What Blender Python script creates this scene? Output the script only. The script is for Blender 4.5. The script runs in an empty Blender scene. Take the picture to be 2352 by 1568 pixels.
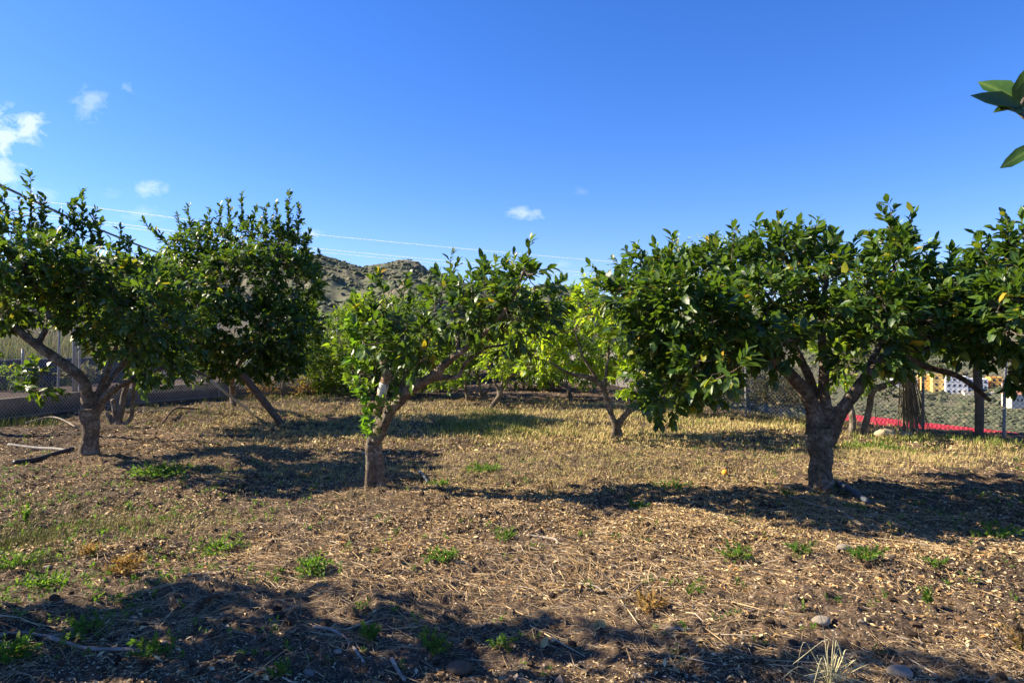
import bpy, math, random
import numpy as np
from mathutils import Vector
random.seed(7); RNG = np.random.default_rng(7)
S = bpy.context.scene; COL = S.collection
# ------------------------------------------------------------ camera, sky, sun, exposure
CAMH = 1.45
cam_d = bpy.data.cameras.new('camera'); cam = bpy.data.objects.new('camera', cam_d); COL.objects.link(cam)
cam.location = (0, 0, CAMH); cam.rotation_euler = (math.radians(90), 0, 0)
cam_d.lens = 24; cam_d.sensor_width = 36; cam_d.clip_start = 0.05; cam_d.clip_end = 9000
S.camera = cam
SUN_EL = math.radians(35); SDX, SDY = 0.990, -0.14          # horizontal travel of the light
w = bpy.data.worlds.new("World"); S.world = w; w.use_nodes = True
NT = w.node_tree; nd = NT.nodes; ln = NT.links; nd.clear()
def N(t, **k):
    n = nd.new(t)
    for a, b in k.items(): setattr(n, a, b)
    return n
sky = N('ShaderNodeTexSky'); sky.sky_type = 'NISHITA'; sky.sun_disc = False
sky.sun_elevation = SUN_EL; sky.sun_rotation = math.atan2(-SDX, -SDY)
sky.air_density = 1.0; sky.dust_density = 0.35; sky.ozone_density = 2.2; sky.altitude = 300
gam = N('ShaderNodeHueSaturation'); gam.inputs['Saturation'].default_value = 1.32; gam.inputs['Value'].default_value = 1.0
ln.new(sky.outputs[0], gam.inputs['Color'])
tc = N('ShaderNodeTexCoord'); sep = N('ShaderNodeSeparateXYZ'); ln.new(tc.outputs['Generated'], sep.inputs[0])
def M(op, a, b=None, c=None):
    n = N('ShaderNodeMath', operation=op)
    for i, v in enumerate((a, b, c)):
        if v is None: continue
        if isinstance(v, (int, float)): n.inputs[i].default_value = v
        else: ln.new(v, n.inputs[i])
    return n.outputs[0]
yy = M('MAXIMUM', sep.outputs[1], 0.05)
U = M('DIVIDE', sep.outputs[0], yy); V = M('DIVIDE', sep.outputs[2], yy)
comb = N('ShaderNodeCombineXYZ'); ln.new(U, comb.inputs[0]); ln.new(M('MULTIPLY', V, 1.5), comb.inputs[1])
nz = N('ShaderNodeTexNoise'); nz.inputs['Scale'].default_value = 26; nz.inputs['Detail'].default_value = 7; nz.inputs['Roughness'].default_value = 0.62
nz.inputs['Distortion'].default_value = 0.5; ln.new(comb.outputs[0], nz.inputs['Vector'])
nzl = M('SUBTRACT', nz.outputs[0], 0.5)
tot = None
for (cx, cy, a, b, s) in [(62,292,52,46,1.1),(12,312,62,62,1.15),(5,395,55,52,0.75),(45,445,75,34,0.45),(207,240,42,42,0.42),(294,207,18,15,.4),
                          (338,437,46,22,.62),(258,440,34,14,.22),(1213,490,44,15,.85),(716,535,26,15,.6),(1337,441,20,12,.25),(330,490,60,18,.25),(1290,608,26,10,.25)]:
    u0 = (cx-1176)/1568; v0 = (784-cy)/1568; a /= 1568; b /= 1568
    du = M('DIVIDE', M('SUBTRACT', U, u0), a); dv = M('DIVIDE', M('SUBTRACT', V, v0), b)
    r = M('SUBTRACT', 1.0, M('SQRT', M('ADD', M('MULTIPLY', du, du), M('MULTIPLY', dv, dv))))
    m = M('MULTIPLY', M('MINIMUM', M('MAXIMUM', M('MULTIPLY', M('ADD', r, M('MULTIPLY', nzl, 4.6)), .85), 0.0), 1.0), s)
    m = M('MULTIPLY', m, M('MINIMUM', M('MAXIMUM', M('MULTIPLY', M('ADD', r, 0.35), 3.0), 0.0), 1.0))
    tot = m if tot is None else M('MAXIMUM', tot, m)
front = M('GREATER_THAN', sep.outputs[1], 0.06)
tot = M('MINIMUM', M('MULTIPLY', M('MULTIPLY', tot, front), .66), 0.62)
tint = N('ShaderNodeMix', data_type='RGBA', blend_type='MULTIPLY'); tint.inputs[0].default_value = 1; ln.new(gam.outputs[0], tint.inputs[6]); tint.inputs[7].default_value = (.98, 1.02, 1.5, 1)
mix = N('ShaderNodeMix', data_type='RGBA'); ln.new(tot, mix.inputs[0]); ln.new(tint.outputs[2], mix.inputs[6])
mix.inputs[7].default_value = (7.6, 8.2, 9.6, 1)
bg = N('ShaderNodeBackground'); bg.inputs[1].default_value = 0.056; ln.new(mix.outputs[2], bg.inputs[0])
wo = N('ShaderNodeOutputWorld'); ln.new(bg.outputs[0], wo.inputs[0])
sd = bpy.data.lights.new('sun', 'SUN'); sd.energy = 5.0; sd.angle = math.radians(0.5); sd.color = (1, .87, .66)
sun = bpy.data.objects.new('sun', sd); COL.objects.link(sun)
ch = math.cos(SUN_EL)
sun.rotation_euler = Vector((SDX*ch, SDY*ch, -math.sin(SUN_EL))).to_track_quat('-Z', 'Y').to_euler()
S.view_settings.view_transform = 'Standard'; S.view_settings.look = 'None'; S.view_settings.gamma = 1; S.view_settings.exposure = 1.5
# ------------------------------------------------------------ helpers
FP = 1568.0
def P(px, py, d): return np.array([(px-1176)/FP*d, d, CAMH+(784-py)/FP*d])
def G(px, py):
    d = CAMH*FP/(py-784); return (px-1176)/FP*d, d
def tag(o, label=None, cat=None, group=None, kind=None):
    if label: o['label'] = label
    if cat: o['category'] = cat
    if group: o['group'] = group
    if kind: o['kind'] = kind
    return o
def empty(name, loc):
    o = bpy.data.objects.new(name, None); COL.objects.link(o); o.location = loc; o.empty_display_size = .1
    return o
def nrm(a): return a/np.maximum(np.linalg.norm(a, axis=-1, keepdims=True), 1e-9)
def hash3(ix, iy, iz, s=0):
    n = (ix.astype(np.int64)*374761393 + iy.astype(np.int64)*668265263 + iz.astype(np.int64)*2147483647 + s*1274126177) & 0xffffffff
    n = ((n ^ (n >> 13))*1274126177) & 0xffffffff
    n = ((n ^ (n >> 16))*2246822519) & 0xffffffff
    return ((n ^ (n >> 15)) & 0xffffff)/float(0xffffff)
def vnoise(x, y, z=None, s=0):
    x = np.asarray(x, float); y = np.asarray(y, float); z = np.zeros_like(x) if z is None else np.asarray(z, float)
    ix, iy, iz = np.floor(x).astype(np.int64), np.floor(y).astype(np.int64), np.floor(z).astype(np.int64)
    fx, fy, fz = x-ix, y-iy, z-iz
    fx = fx*fx*(3-2*fx); fy = fy*fy*(3-2*fy); fz = fz*fz*(3-2*fz)
    r = 0
    for a in (0, 1):
        for b in (0, 1):
            for c in (0, 1):
                r = r + hash3(ix+a, iy+b, iz+c, s)*(fx if a else 1-fx)*(fy if b else 1-fy)*(fz if c else 1-fz)
    return r
def fbm(x, y, z=None, o=4, s=0, g=.5):
    t = 0; a = 1; n = 0
    for i in range(o):
        t = t + a*vnoise(x*2**i, y*2**i, None if z is None else z*2**i, s+i); n += a; a *= g
    return t/n
class MB:                                                   # collects geometry, links ONE mesh object
    def __init__(s): s.v = []; s.f = {}; s.n = 0; s.mi = []
    def add(s, v, f):
        v = np.asarray(v, float).reshape(-1, 3); f = np.asarray(f)
        s.v.append(v); s.f.setdefault(f.shape[1], []).append(f+s.n); s.n += len(v)
    def build(s, name, mat, parent=None, smooth=True, loc=None, uvs=None):
        V = np.concatenate(s.v) if s.v else np.zeros((0, 3))
        if loc is not None: V = V-np.asarray(loc)
        elif parent is not None: V = V-np.asarray(parent.location)-(np.asarray(parent.parent.location) if parent.parent else 0)
        me = bpy.data.meshes.new(name); me.vertices.add(len(V)); me.vertices.foreach_set('co', V.ravel())
        L = []; st = []; tl = 0
        for k, fl in s.f.items():
            F = np.concatenate(fl); L.append(F.ravel()); st.append(tl+np.arange(len(F))*k); tl += F.size
        L = np.concatenate(L); st = np.concatenate(st)
        me.loops.add(len(L)); me.loops.foreach_set('vertex_index', L.astype(np.int32))
        me.polygons.add(len(st)); me.polygons.foreach_set('loop_start', st.astype(np.int32))
        me.polygons.foreach_set('use_smooth', np.full(len(st), smooth))
        me.update(calc_edges=True); me.validate()
        if uvs is not None:
            uv = me.uv_layers.new(name='UVMap'); idx = np.zeros(len(me.loops), np.int32); me.loops.foreach_get('vertex_index', idx)
            uv.data.foreach_set('uv', uvs[idx].ravel().astype(np.float32))
        o = bpy.data.objects.new(name, me); COL.objects.link(o); me.materials.append(mat)
        if parent is not None: o.parent = parent
        if loc is not None: o.location = loc
        return o
    def box(s, c, sx, sy, sz, rz=0.0, up=None):              # centre of base c
        x, y = sx/2, sy/2
        v = np.array([(a*x, b*y, h) for h in (0, sz) for a, b in ((-1,-1),(1,-1),(1,1),(-1,1))], float)
        R = np.array([[math.cos(rz), -math.sin(rz), 0], [math.sin(rz), math.cos(rz), 0], [0, 0, 1]])
        s.add(v@R.T+np.asarray(c), [(0,3,2,1),(4,5,6,7),(0,1,5,4),(1,2,6,5),(2,3,7,6),(3,0,4,7)]); return s
    def tube(s, pts, rad, k=8, cap=True, rough=0.0, seed=0, flat=1.0):
        pts = np.asarray(pts, float); n = len(pts); rad = np.broadcast_to(np.asarray(rad, float), (n,))
        t = nrm(np.gradient(pts, axis=0)); ref = np.array([0., 0, 1]) if abs(t[0][2]) < .9 else np.array([1., 0, 0])
        a = nrm(np.cross(t[0], ref)); A = []
        for i in range(n):
            a = a-t[i]*np.dot(a, t[i]); a = a/max(np.linalg.norm(a), 1e-9); A.append(a)
        A = np.array(A); B = np.cross(t, A); th = np.linspace(0, 2*math.pi, k, endpoint=False)
        R = rad[:, None]*np.ones(k)
        if rough:
            L = np.concatenate([[0], np.cumsum(np.linalg.norm(np.diff(pts, axis=0), axis=1))])
            R = R*(1+rough*2*(fbm(np.cos(th)[None, :]*1.4+seed*7.3+L[:, None]*0, np.sin(th)[None, :]*1.4+0*L[:, None], L[:, None]*5+0*th, 3)-.5))
        v = pts[:, None]+R[..., None]*(np.cos(th)[None, :, None]*A[:, None]+flat*np.sin(th)[None, :, None]*B[:, None])
        i = np.arange(n-1)[:, None]*k; j = np.arange(k); j2 = (j+1) % k
        f = np.stack([i+j, i+j2, i+k+j2, i+k+j], -1).reshape(-1, 4)
        s.add(v.reshape(-1, 3), f)
        if cap:
            m = s.n-n*k
            for base, pt, fl in ((m, pts[0], 1), (m+(n-1)*k, pts[-1], 0)):
                s.v.append(pt[None]); c = s.n; s.n += 1
                ff = np.stack([base+j, base+j2, np.full(k, c)], -1)
                s.f.setdefault(3, []).append(ff[:, ::-1] if fl else ff)
        return s
    def tubes(s, P0, P1, r0, r1, k=3):                       # many straight thin prisms at once
        t = nrm(P1-P0); ref = np.where(np.abs(t[:, 2:3]) < .9, np.array([[0, 0, 1.]]), np.array([[1., 0, 0]]))
        A = nrm(np.cross(t, ref)); B = np.cross(t, A); th = np.arange(k)*2*math.pi/k
        r0 = np.broadcast_to(r0, len(P0)); r1 = np.broadcast_to(r1, len(P0))
        ring = np.cos(th)[None, :, None]*A[:, None]+np.sin(th)[None, :, None]*B[:, None]
        v = np.concatenate([P0[:, None]+ring*r0[:, None, None], P1[:, None]+ring*r1[:, None, None]], 1)
        b = (np.arange(len(P0))*2*k)[:, None]; j = np.arange(k); j2 = (j+1) % k
        s.add(v.reshape(-1, 3), np.stack([b+j, b+j2, b+k+j2, b+k+j], -1).reshape(-1, 4)); return s
def cr(pts, n=6):                                            # Catmull-Rom resample, any width rows
    p = np.asarray(pts, float)
    if len(p) == 2: return np.array([p[0]+(p[1]-p[0])*t for t in np.linspace(0, 1, n+1)])
    q = np.vstack([2*p[0]-p[1], p, 2*p[-1]-p[-2]]); out = []
    for i in range(1, len(q)-2):
        for t in np.arange(n)/n:
            a, b, c, d = q[i-1:i+3]
            out.append(.5*(2*b+(c-a)*t+(2*a-5*b+4*c-d)*t*t+(3*b-a-3*c+d)*t**3))
    out.append(p[-1]); return np.array(out)
# ------------------------------------------------------------ materials
def mat(name, rough=.8, spec=.3):
    m = bpy.data.materials.new(name); m.use_nodes = True; nt = m.node_tree; b = nt.nodes['Principled BSDF']
    b.inputs['Roughness'].default_value = rough; b.inputs['Specular IOR Level'].default_value = spec
    return m, nt, b
def nn(nt, t, **k):
    n = nt.nodes.new(t)
    for a, v in k.items():
        if a in n.inputs: n.inputs[a].default_value = v
        else: setattr(n, a, v)
    return n
def ramp(nt, src, stops, interp='LINEAR'):
    r = nt.nodes.new('ShaderNodeValToRGB'); e = r.color_ramp; e.interpolation = interp
    while len(e.elements) < len(stops): e.elements.new(.5)
    for el, (p, c) in zip(e.elements, stops):
        el.position = p; el.color = (*c, 1) if len(c) == 3 else c
    nt.links.new(src, r.inputs[0]); return r.outputs[0]
def noise(nt, scale, detail=5, rough=.6, vec=None, dist=0):
    n = nn(nt, 'ShaderNodeTexNoise'); n.inputs['Scale'].default_value = scale; n.inputs['Detail'].default_value = detail
    n.inputs['Roughness'].default_value = rough; n.inputs['Distortion'].default_value = dist
    if vec is None:
        t = nn(nt, 'ShaderNodeTexCoord'); vec = t.outputs['Object']
    nt.links.new(vec, n.inputs['Vector']); return n.outputs[0]
def bump(nt, b, h, s=.5, d=.01):
    n = nn(nt, 'ShaderNodeBump'); n.inputs['Strength'].default_value = s; n.inputs['Distance'].default_value = d
    nt.links.new(h, n.inputs['Height']); nt.links.new(n.outputs[0], b.inputs['Normal'])
def mixc(nt, f, a, b, mode='MIX'):
    n = nt.nodes.new('ShaderNodeMix'); n.data_type = 'RGBA'; n.blend_type = mode
    for i, v in ((0, f), (6, a), (7, b)):
        if isinstance(v, (int, float)): n.inputs[i].default_value = v
        elif isinstance(v, tuple): n.inputs[i].default_value = (*v, 1)
        else: nt.links.new(v, n.inputs[i])
    return n.outputs[2]
def noisy(name, c1, c2, scale=8, rough=.85, bs=.4, bd=.01, spec=.2, detail=6):
    m, nt, b = mat(name, rough, spec); n = noise(nt, scale, detail)
    nt.links.new(ramp(nt, n, [(.3, c1), (.7, c2)]), b.inputs['Base Color'])
    if bs: bump(nt, b, noise(nt, scale*3, 6, .7), bs, bd)
    return m
def leafmat(name, stops, trans, tfac=.38, rough=.42, spec=.4):
    m, nt, b = mat(name, rough, spec)
    g = nn(nt, 'ShaderNodeNewGeometry'); rnd = g.outputs['Random Per Island']
    base = ramp(nt, rnd, stops)
    uv = nn(nt, 'ShaderNodeUVMap'); sp = nn(nt, 'ShaderNodeSeparateXYZ'); nt.links.new(uv.outputs[0], sp.inputs[0])
    ab = nn(nt, 'ShaderNodeMath', operation='ABSOLUTE'); nt.links.new(sp.outputs[0], ab.inputs[0])
    rib = ramp(nt, ab.outputs[0], [(0, (.5, .5, .5)), (.12, (0, 0, 0))])
    base2 = mixc(nt, rib, base, (.16, .24, .05))
    nt.links.new(base2, b.inputs['Base Color'])
    tr = nn(nt, 'ShaderNodeBsdfTranslucent'); tcol = mixc(nt, .5, base, trans); nt.links.new(mixc(nt, 1.0, tcol, (1.9, 1.9, 1.4), 'MULTIPLY'), tr.inputs[0])
    bump(nt, b, noise(nt, 60, 3), .25, .004)
    ms = nn(nt, 'ShaderNodeMixShader'); ms.inputs[0].default_value = tfac
    nt.links.new(b.outputs[0], ms.inputs[1]); nt.links.new(tr.outputs[0], ms.inputs[2])
    nt.links.new(ms.outputs[0], nt.nodes['Material Output'].inputs['Surface'])
    return m
DK = [(0, (.012, .036, .009)), (.3, (.022, .060, .011)), (.6, (.040, .090, .013)), (.82, (.070, .125, .016)), (.94, (.12, .17, .02)), (.98, (.26, .26, .02)), (1, (.5, .30, .02))]
LT = [(0, (.045, .10, .011)), (.35, (.09, .17, .014)), (.75, (.155, .25, .018)), (.95, (.27, .31, .025)), (1, (.5, .36, .03))]
MD = [(0, (.022, .060, .010)), (.45, (.05, .11, .013)), (.8, (.105, .18, .016)), (.96, (.22, .26, .022)), (1, (.5, .33, .03))]
M_LEAF = leafmat('leaf_dark', DK, (.12, .20, .010), .30)
M_SHADED = leafmat('leaf_shaded', [(0, (.02, .06, .012)), (1, (.05, .11, .016))], (.06, .12, .01), .06)  # crown shade on the corner sprig, put into dark, barely translucent leaves
M_LEAFM = leafmat('leaf_mid', MD, (.22, .32, .015), .40)
M_LEAFL = leafmat('leaf_light', LT, (.34, .44, .02), .5)
M_SPROUT = leafmat('leaf_sprout', [(0, (.035, .11, .012)), (.6, (.075, .19, .016)), (1, (.18, .28, .02))], (.18, .32, .015), .38)
M_WEED = leafmat('weed_leaf', [(0, (.02, .06, .010)), (.6, (.055, .125, .018)), (1, (.17, .20, .03))], (.15, .3, .02), .35, .6, .2)
M_DRYWEED = leafmat('dry_weed_leaf', [(0, (.16, .08, .03)), (.6, (.28, .16, .06)), (1, (.42, .28, .09))], (.3, .2, .06), .25, .8, .1)
def barkmat(name, a, b_, c, sc=1.0):
    m, nt, b = mat(name, .85, .15); n1 = noise(nt, 7*sc, 8, .75); n2 = noise(nt, 34*sc, 8, .75)
    t = nn(nt, 'ShaderNodeTexCoord'); mp = nn(nt, 'ShaderNodeMapping'); mp.inputs['Scale'].default_value = (1, 1, .22); nt.links.new(t.outputs['Object'], mp.inputs[0])
    n3 = noise(nt, 55*sc, 5, .7, mp.outputs[0])
    c1 = ramp(nt, n1, [(.34, a), (.5, b_), (.62, c)]); c2 = mixc(nt, 1.0, c1, ramp(nt, n2, [(.34, (.32, .32, .32)), (.60, (1.2, 1.18, 1.12))]), 'MULTIPLY')
    nt.links.new(c2, b.inputs['Base Color'])
    ad = nn(nt, 'ShaderNodeMath', operation='ADD'); nt.links.new(n2, ad.inputs[0]); nt.links.new(n3, ad.inputs[1]); bump(nt, b, ad.outputs[0], 1.0, .02)
    return m
M_BARK = barkmat('bark', (.10, .074, .054), (.19, .15, .112), (.36, .32, .26))
M_BARKD = barkmat('bark_dark', (.06, .04, .03), (.12, .08, .055), (.2, .14, .1))
M_PALE = barkmat('pale_bark', (.25, .15, .10), (.42, .30, .21), (.6, .5, .4))
# ------------------------------------------------------------ terrain
RIDGE = np.array([(-900,640),(-300,600),(0,610),(250,590),(500,596),(700,590),(735,585),(765,592),(800,603),(835,613),(875,607),(905,602),(935,597),(960,604),(985,622),(1010,634),(1040,639),(1080,656),(1130,668),(1180,674),(1215,670),(1240,660),(1280,652),(1310,663),(1350,690),(1450,722),(1600,720),(1800,700),(2000,665),(2250,632),(2400,610),(3200,560)], float)
FL = [(-10.4,5.5),(-9.07,12.1),(-8.79,13.7),(-8.3,15.4),(-7.15,17.4),(-5.5,18.9),(-3.6,20.6),(-1.5,23.0)]     # left fence line
FR = [(10.6,6.2),(8.7,9.1),(7.15,10.35),(4.45,12.9),(3.75,14.6),(3.2,18.0),(2.6,22.5)]                           # right fence line
def side(x, y, L, sgn):                                       # signed distance beyond polyline (positive = outside orchard)
    best = np.full(np.shape(x), 1e9); sg = np.zeros(np.shape(x))
    pts = [np.array(p, float) for p in L]; ext = [pts[0]-(pts[1]-pts[0])*6]+pts[1:-1]+[pts[-1]+(pts[-1]-pts[-2])*30]
    for a, b in zip(ext[:-1], ext[1:]):
        d = b-a; t = np.clip(((x-a[0])*d[0]+(y-a[1])*d[1])/(d@d), 0, 1); qx = a[0]+t*d[0]; qy = a[1]+t*d[1]
        dist = np.hypot(x-qx, y-qy); c = (d[0]*(y-a[1])-d[1]*(x-a[0]))*sgn
        m = dist < best; best = np.where(m, dist, best); sg = np.where(m, np.sign(c), sg)
    return best*sg
def ss(a, b, x): t = np.clip((x-a)/(b-a), 0, 1); return t*t*(3-2*t)
MOUNDS = []
def H(x, y, fine=True):
    x = np.asarray(x, float); y = np.asarray(y, float); r = np.hypot(x, y)
    h = ((fbm(x*.55+3, y*.55, o=3, s=5)-.5)*.15+(fbm(x*1.5, y*1.5+4, o=2, s=6)-.5)*.10)*ss(1, 3, r)
    for (mx, my, mr, mh) in MOUNDS: h = h+mh*np.exp(-((x-mx)**2+(y-my)**2)/mr**2)
    if fine:
        near = 1-ss(14, 30, r)
        h = h+near*((fbm(x*3.1, y*3.1, o=4, s=9)-.5)*.075+(fbm(x*22, y*22, o=2, s=19)-.5)*.022+np.maximum(fbm(x*14, y*14, o=2, s=29)-.62, 0)*.10)
    sl = side(x, y, FL, 1); sr = side(x, y, FR, -1)
    h = h+ss(.12, .22, sl)*.34+ss(2.6, 2.8, sl)*.55+np.clip(sl-3.0, 0, 14)*.13
    h = h-ss(.6, 4.5, sr)*2.6-np.clip(sr-4, 0, 70)*.33
    # far country
    back = ss(26, 60, r)*(y > 0)
    az = np.where(y > .05*r, x/np.maximum(y, 1e-3), np.sign(x)*20); px = np.clip(1176+az*FP, -900, 3200)
    el = (784-np.interp(px, RIDGE[:, 0], RIDGE[:, 1]))/FP
    Rr = 900.0; cosf = np.where(y > .05*r, y/np.maximum(r, 1e-3), .05); top = CAMH+el*Rr*cosf
    right = ss(1500, 1900, px)
    t = np.clip((r-90)/(Rr-90), 0, 1)
    lowR = -34+12*ss(380, 560, r)+20*ss(420, 700, r); low = -4
    g = fbm(az*9+.5, r*.006, o=5, s=41)-.5; g2 = fbm(x*.012, y*.012, o=5, s=47)-.5
    prof = t**(1.35-.35*right)
    hl = (low*(1-right)+lowR*right*(1-ss(.45, .8, t)))+(top-low*(1-right))*prof*(1-right)+top*right*ss(.5, 1.0, t)**1.2
    hl = hl+(fbm(x*.06, y*.06, o=4, s=71, g=.5)-.5)*2.2*ss(200, 500, r)*(1-.8*right)+(g*44+g2*34+(.5-np.abs(fbm(x*.02+9, y*.02, o=4, s=57)-.5)*2)*6)*np.sin(math.pi*np.clip(t, 0, 1))*(1-.95*right)+(fbm(x*.05, y*.05, o=4, s=51)-.5)*6*np.clip(t*3, 0, 1)*(1-.8*right)
    hl = hl-np.clip(r-Rr, 0, 600)*.12
    bl = ss(60, 150, r)*ss(-.2, .1, y/np.maximum(r, 1e-3))
    h = h*(1-bl)+hl*bl
    return h
def Hz(x, y): return float(H(np.array([x]), np.array([y]))[0])
TB = {  # trunk base pixels of trees -> used for mounds too
 'T1': (204,1048), 'T2': (270,980), 'T3': (536,930), 'T4': (649,915), 'T5': (863,1120), 'T6': (858,907), 'T7': (1090,921), 'T7b': (1131,935), 'T8': (1310,920), 'T9': (1417,1017), 'T10': (1877,1138), 'T11': (1973,1000), 'T13': (1575,945)}
for k in ('T1', 'T5', 'T9', 'T10'):
    gx, gy = G(*TB[k]); MOUNDS.append((gx, gy, .75, .05))
def ground():
    fa = np.linspace(-52, 52, 1150); ra = np.concatenate([np.arange(56, 304, 4.0)]); az = np.radians(np.concatenate([fa, ra]))
    rr = np.concatenate([[.3, .8, 1.3, 1.8], np.geomspace(2.2, 30, 620), np.geomspace(30.6, 1400, 430), [1700, 2300, 3500, 6000]])
    A, R = np.meshgrid(az, rr); X = R*np.sin(A); Y = R*np.cos(A); Z = H(X, Y)
    na, nr = len(az), len(rr); i = np.arange(nr-1)[:, None]*na; j = np.arange(na); j2 = (j+1) % na
    f = np.stack([i+j, i+j2, i+na+j2, i+na+j], -1).reshape(-1, 4)[:, ::-1]
    mb = MB(); mb.add(np.stack([X, Y, Z], -1).reshape(-1, 3), f)
    c = mb.n; mb.v.append(np.array([[0, 0, Hz(0, 0)]])); mb.n += 1; mb.f.setdefault(3, []).append(np.stack([j, np.full(na, c), j2], -1)[:, ::-1][:, [0, 1, 2]][:, ::-1][:, ::-1])
    m, nt, b = mat('soil', .95, .1)
    t = nn(nt, 'ShaderNodeTexCoord'); ob = t.outputs['Object']
    big = noise(nt, .8, 5, .6, ob); mid = noise(nt, 9, 7, .7, ob); fin = noise(nt, 70, 6, .75, ob)
    soil = ramp(nt, big, [(.35, (.045, .032, .023)), (.5, (.075, .053, .036)), (.65, (.12, .080, .050))])
    soil = mixc(nt, 1.0, soil, ramp(nt, mid, [(.28, (.45, .45, .45)), (.5, (1, 1, 1)), (.75, (1.5, 1.4, 1.3))]), 'MULTIPLY')
    vo = nn(nt, 'ShaderNodeTexVoronoi'); vo.inputs['Scale'].default_value = 130; nt.links.new(ob, vo.inputs['Vector'])
    sp = nn(nt, 'ShaderNodeSeparateColor'); nt.links.new(vo.outputs['Color'], sp.inputs[0])
    soil = mixc(nt, ramp(nt, sp.outputs[0], [(.80, (0, 0, 0)), (.9, (.75, .75, .75))]), soil, ramp(nt, sp.outputs[1], [(0, (.16, .11, .07)), (.5, (.32, .25, .17)), (1, (.06, .05, .045))]))
    soil = mixc(nt, 1.0, soil, ramp(nt, fin, [(.3, (.5, .5, .5)), (.7, (1.4, 1.4, 1.4))]), 'MULTIPLY')
    # distance from the orchard: scrub land colours beyond
    vl = nn(nt, 'ShaderNodeVectorMath', operation='LENGTH'); nt.links.new(ob, vl.inputs[0])
    far = ramp(nt, nn(nt, 'ShaderNodeMath', operation='DIVIDE').outputs[0], [(0, (0, 0, 0)), (1, (1, 1, 1))])
    dv = nt.nodes[-2] if False else None
    md = nn(nt, 'ShaderNodeMapRange'); md.inputs[1].default_value = 24; md.inputs[2].default_value = 50; nt.links.new(vl.outputs['Value'], md.inputs[0])
    n1 = noise(nt, .012, 8, .62, ob); n2 = noise(nt, .16, 6, .7, ob); n3 = noise(nt, .05, 5, .7, ob)
    scr = ramp(nt, n1, [(.30, (.120, .118, .080)), (.45, (.095, .110, .064)), (.56, (.140, .122, .088)), (.70, (.080, .100, .060))])
    scr = mixc(nt, ramp(nt, n3, [(.52, (0, 0, 0)), (.63, (.5, .5, .5))]), scr, (.165, .14, .10))
    scr = mixc(nt, ramp(nt, n2, [(.46, (0, 0, 0)), (.56, (.7, .7, .7))]), scr, (.085, .098, .058))
    gm = nn(nt, 'ShaderNodeNewGeometry'); sx = nn(nt, 'ShaderNodeSeparateXYZ'); nt.links.new(gm.outputs['True Normal'], sx.inputs[0])
    rock = mixc(nt, n2, (.10, .07, .06), (.22, .16, .135))
    scr = mixc(nt, ramp(nt, sx.outputs[2], [(.60, (.8, .8, .8)), (.74, (0, 0, 0))]), scr, rock)
    nt.links.new(mixc(nt, md.outputs[0], soil, scr), b.inputs['Base Color'])
    bump(nt, b, fin, .5, .008)
    o = mb.build('ground', m); tag(o, kind='structure'); return o
ground()
# ------------------------------------------------------------ leaves
T_HI = dict(v=[0, .22, .22, .22, .52, .52, .52, .8, .8, .8, 1], u=[0, -.36, 0, .36, -.5, 0, .5, -.30, 0, .30, 0],
            f3=[(0,2,1),(0,3,2),(10,7,8),(10,8,9)], f4=[(1,2,5,4),(2,3,6,5),(4,5,8,7),(5,6,9,8)])
T_LO = dict(v=[0, .45, .45, .45, 1], u=[0, -.5, 0, .5, 0], f3=[(0,2,1),(0,3,2),(4,1,2),(4,2,3)], f4=[])
class Leaves:
    def __init__(s): s.mb = MB(); s.uv = []
    def add(s, pos, axis, normal, L, W, hi=True, fold=.35, curl=.22):
        n = len(pos); T = T_HI if hi else T_LO; v = np.array(T['v']); u = np.array(T['u']); L = np.broadcast_to(L, n); W = np.broadcast_to(W, n)
        fold = fold*RNG.uniform(.1, 1.5, n); curl = curl*RNG.uniform(-.4, 1.7, n); wav = RNG.normal(0, .10, (n, len(v)))*(np.abs(u) > 0)
        axis = nrm(axis); sd_ = nrm(np.cross(normal, axis)); no = np.cross(axis, sd_)
        z = (np.abs(u)[None]*fold[:, None]+wav)*W[:, None]-curl[:, None]*(v**2)[None]*L[:, None]
        q = pos[:, None]+axis[:, None]*(v[None]*L[:, None])[..., None]+sd_[:, None]*(u[None]*W[:, None])[..., None]+no[:, None]*z[..., None]
        b = (np.arange(n)*len(v))[:, None, None]; n0 = s.mb.n
        s.mb.v.append(q.reshape(-1, 3)); s.mb.n += n*len(v)
        s.mb.f.setdefault(3, []).append((n0+b+np.array(T['f3'])[None]).reshape(-1, 3))
        if T['f4']: s.mb.f.setdefault(4, []).append((n0+b+np.array(T['f4'])[None]).reshape(-1, 4))
        s.uv.append(np.tile(np.stack([u, v], -1), (n, 1)))
    def build(s, name, m, parent): return s.mb.build(name, m, parent, uvs=np.concatenate(s.uv))
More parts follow.
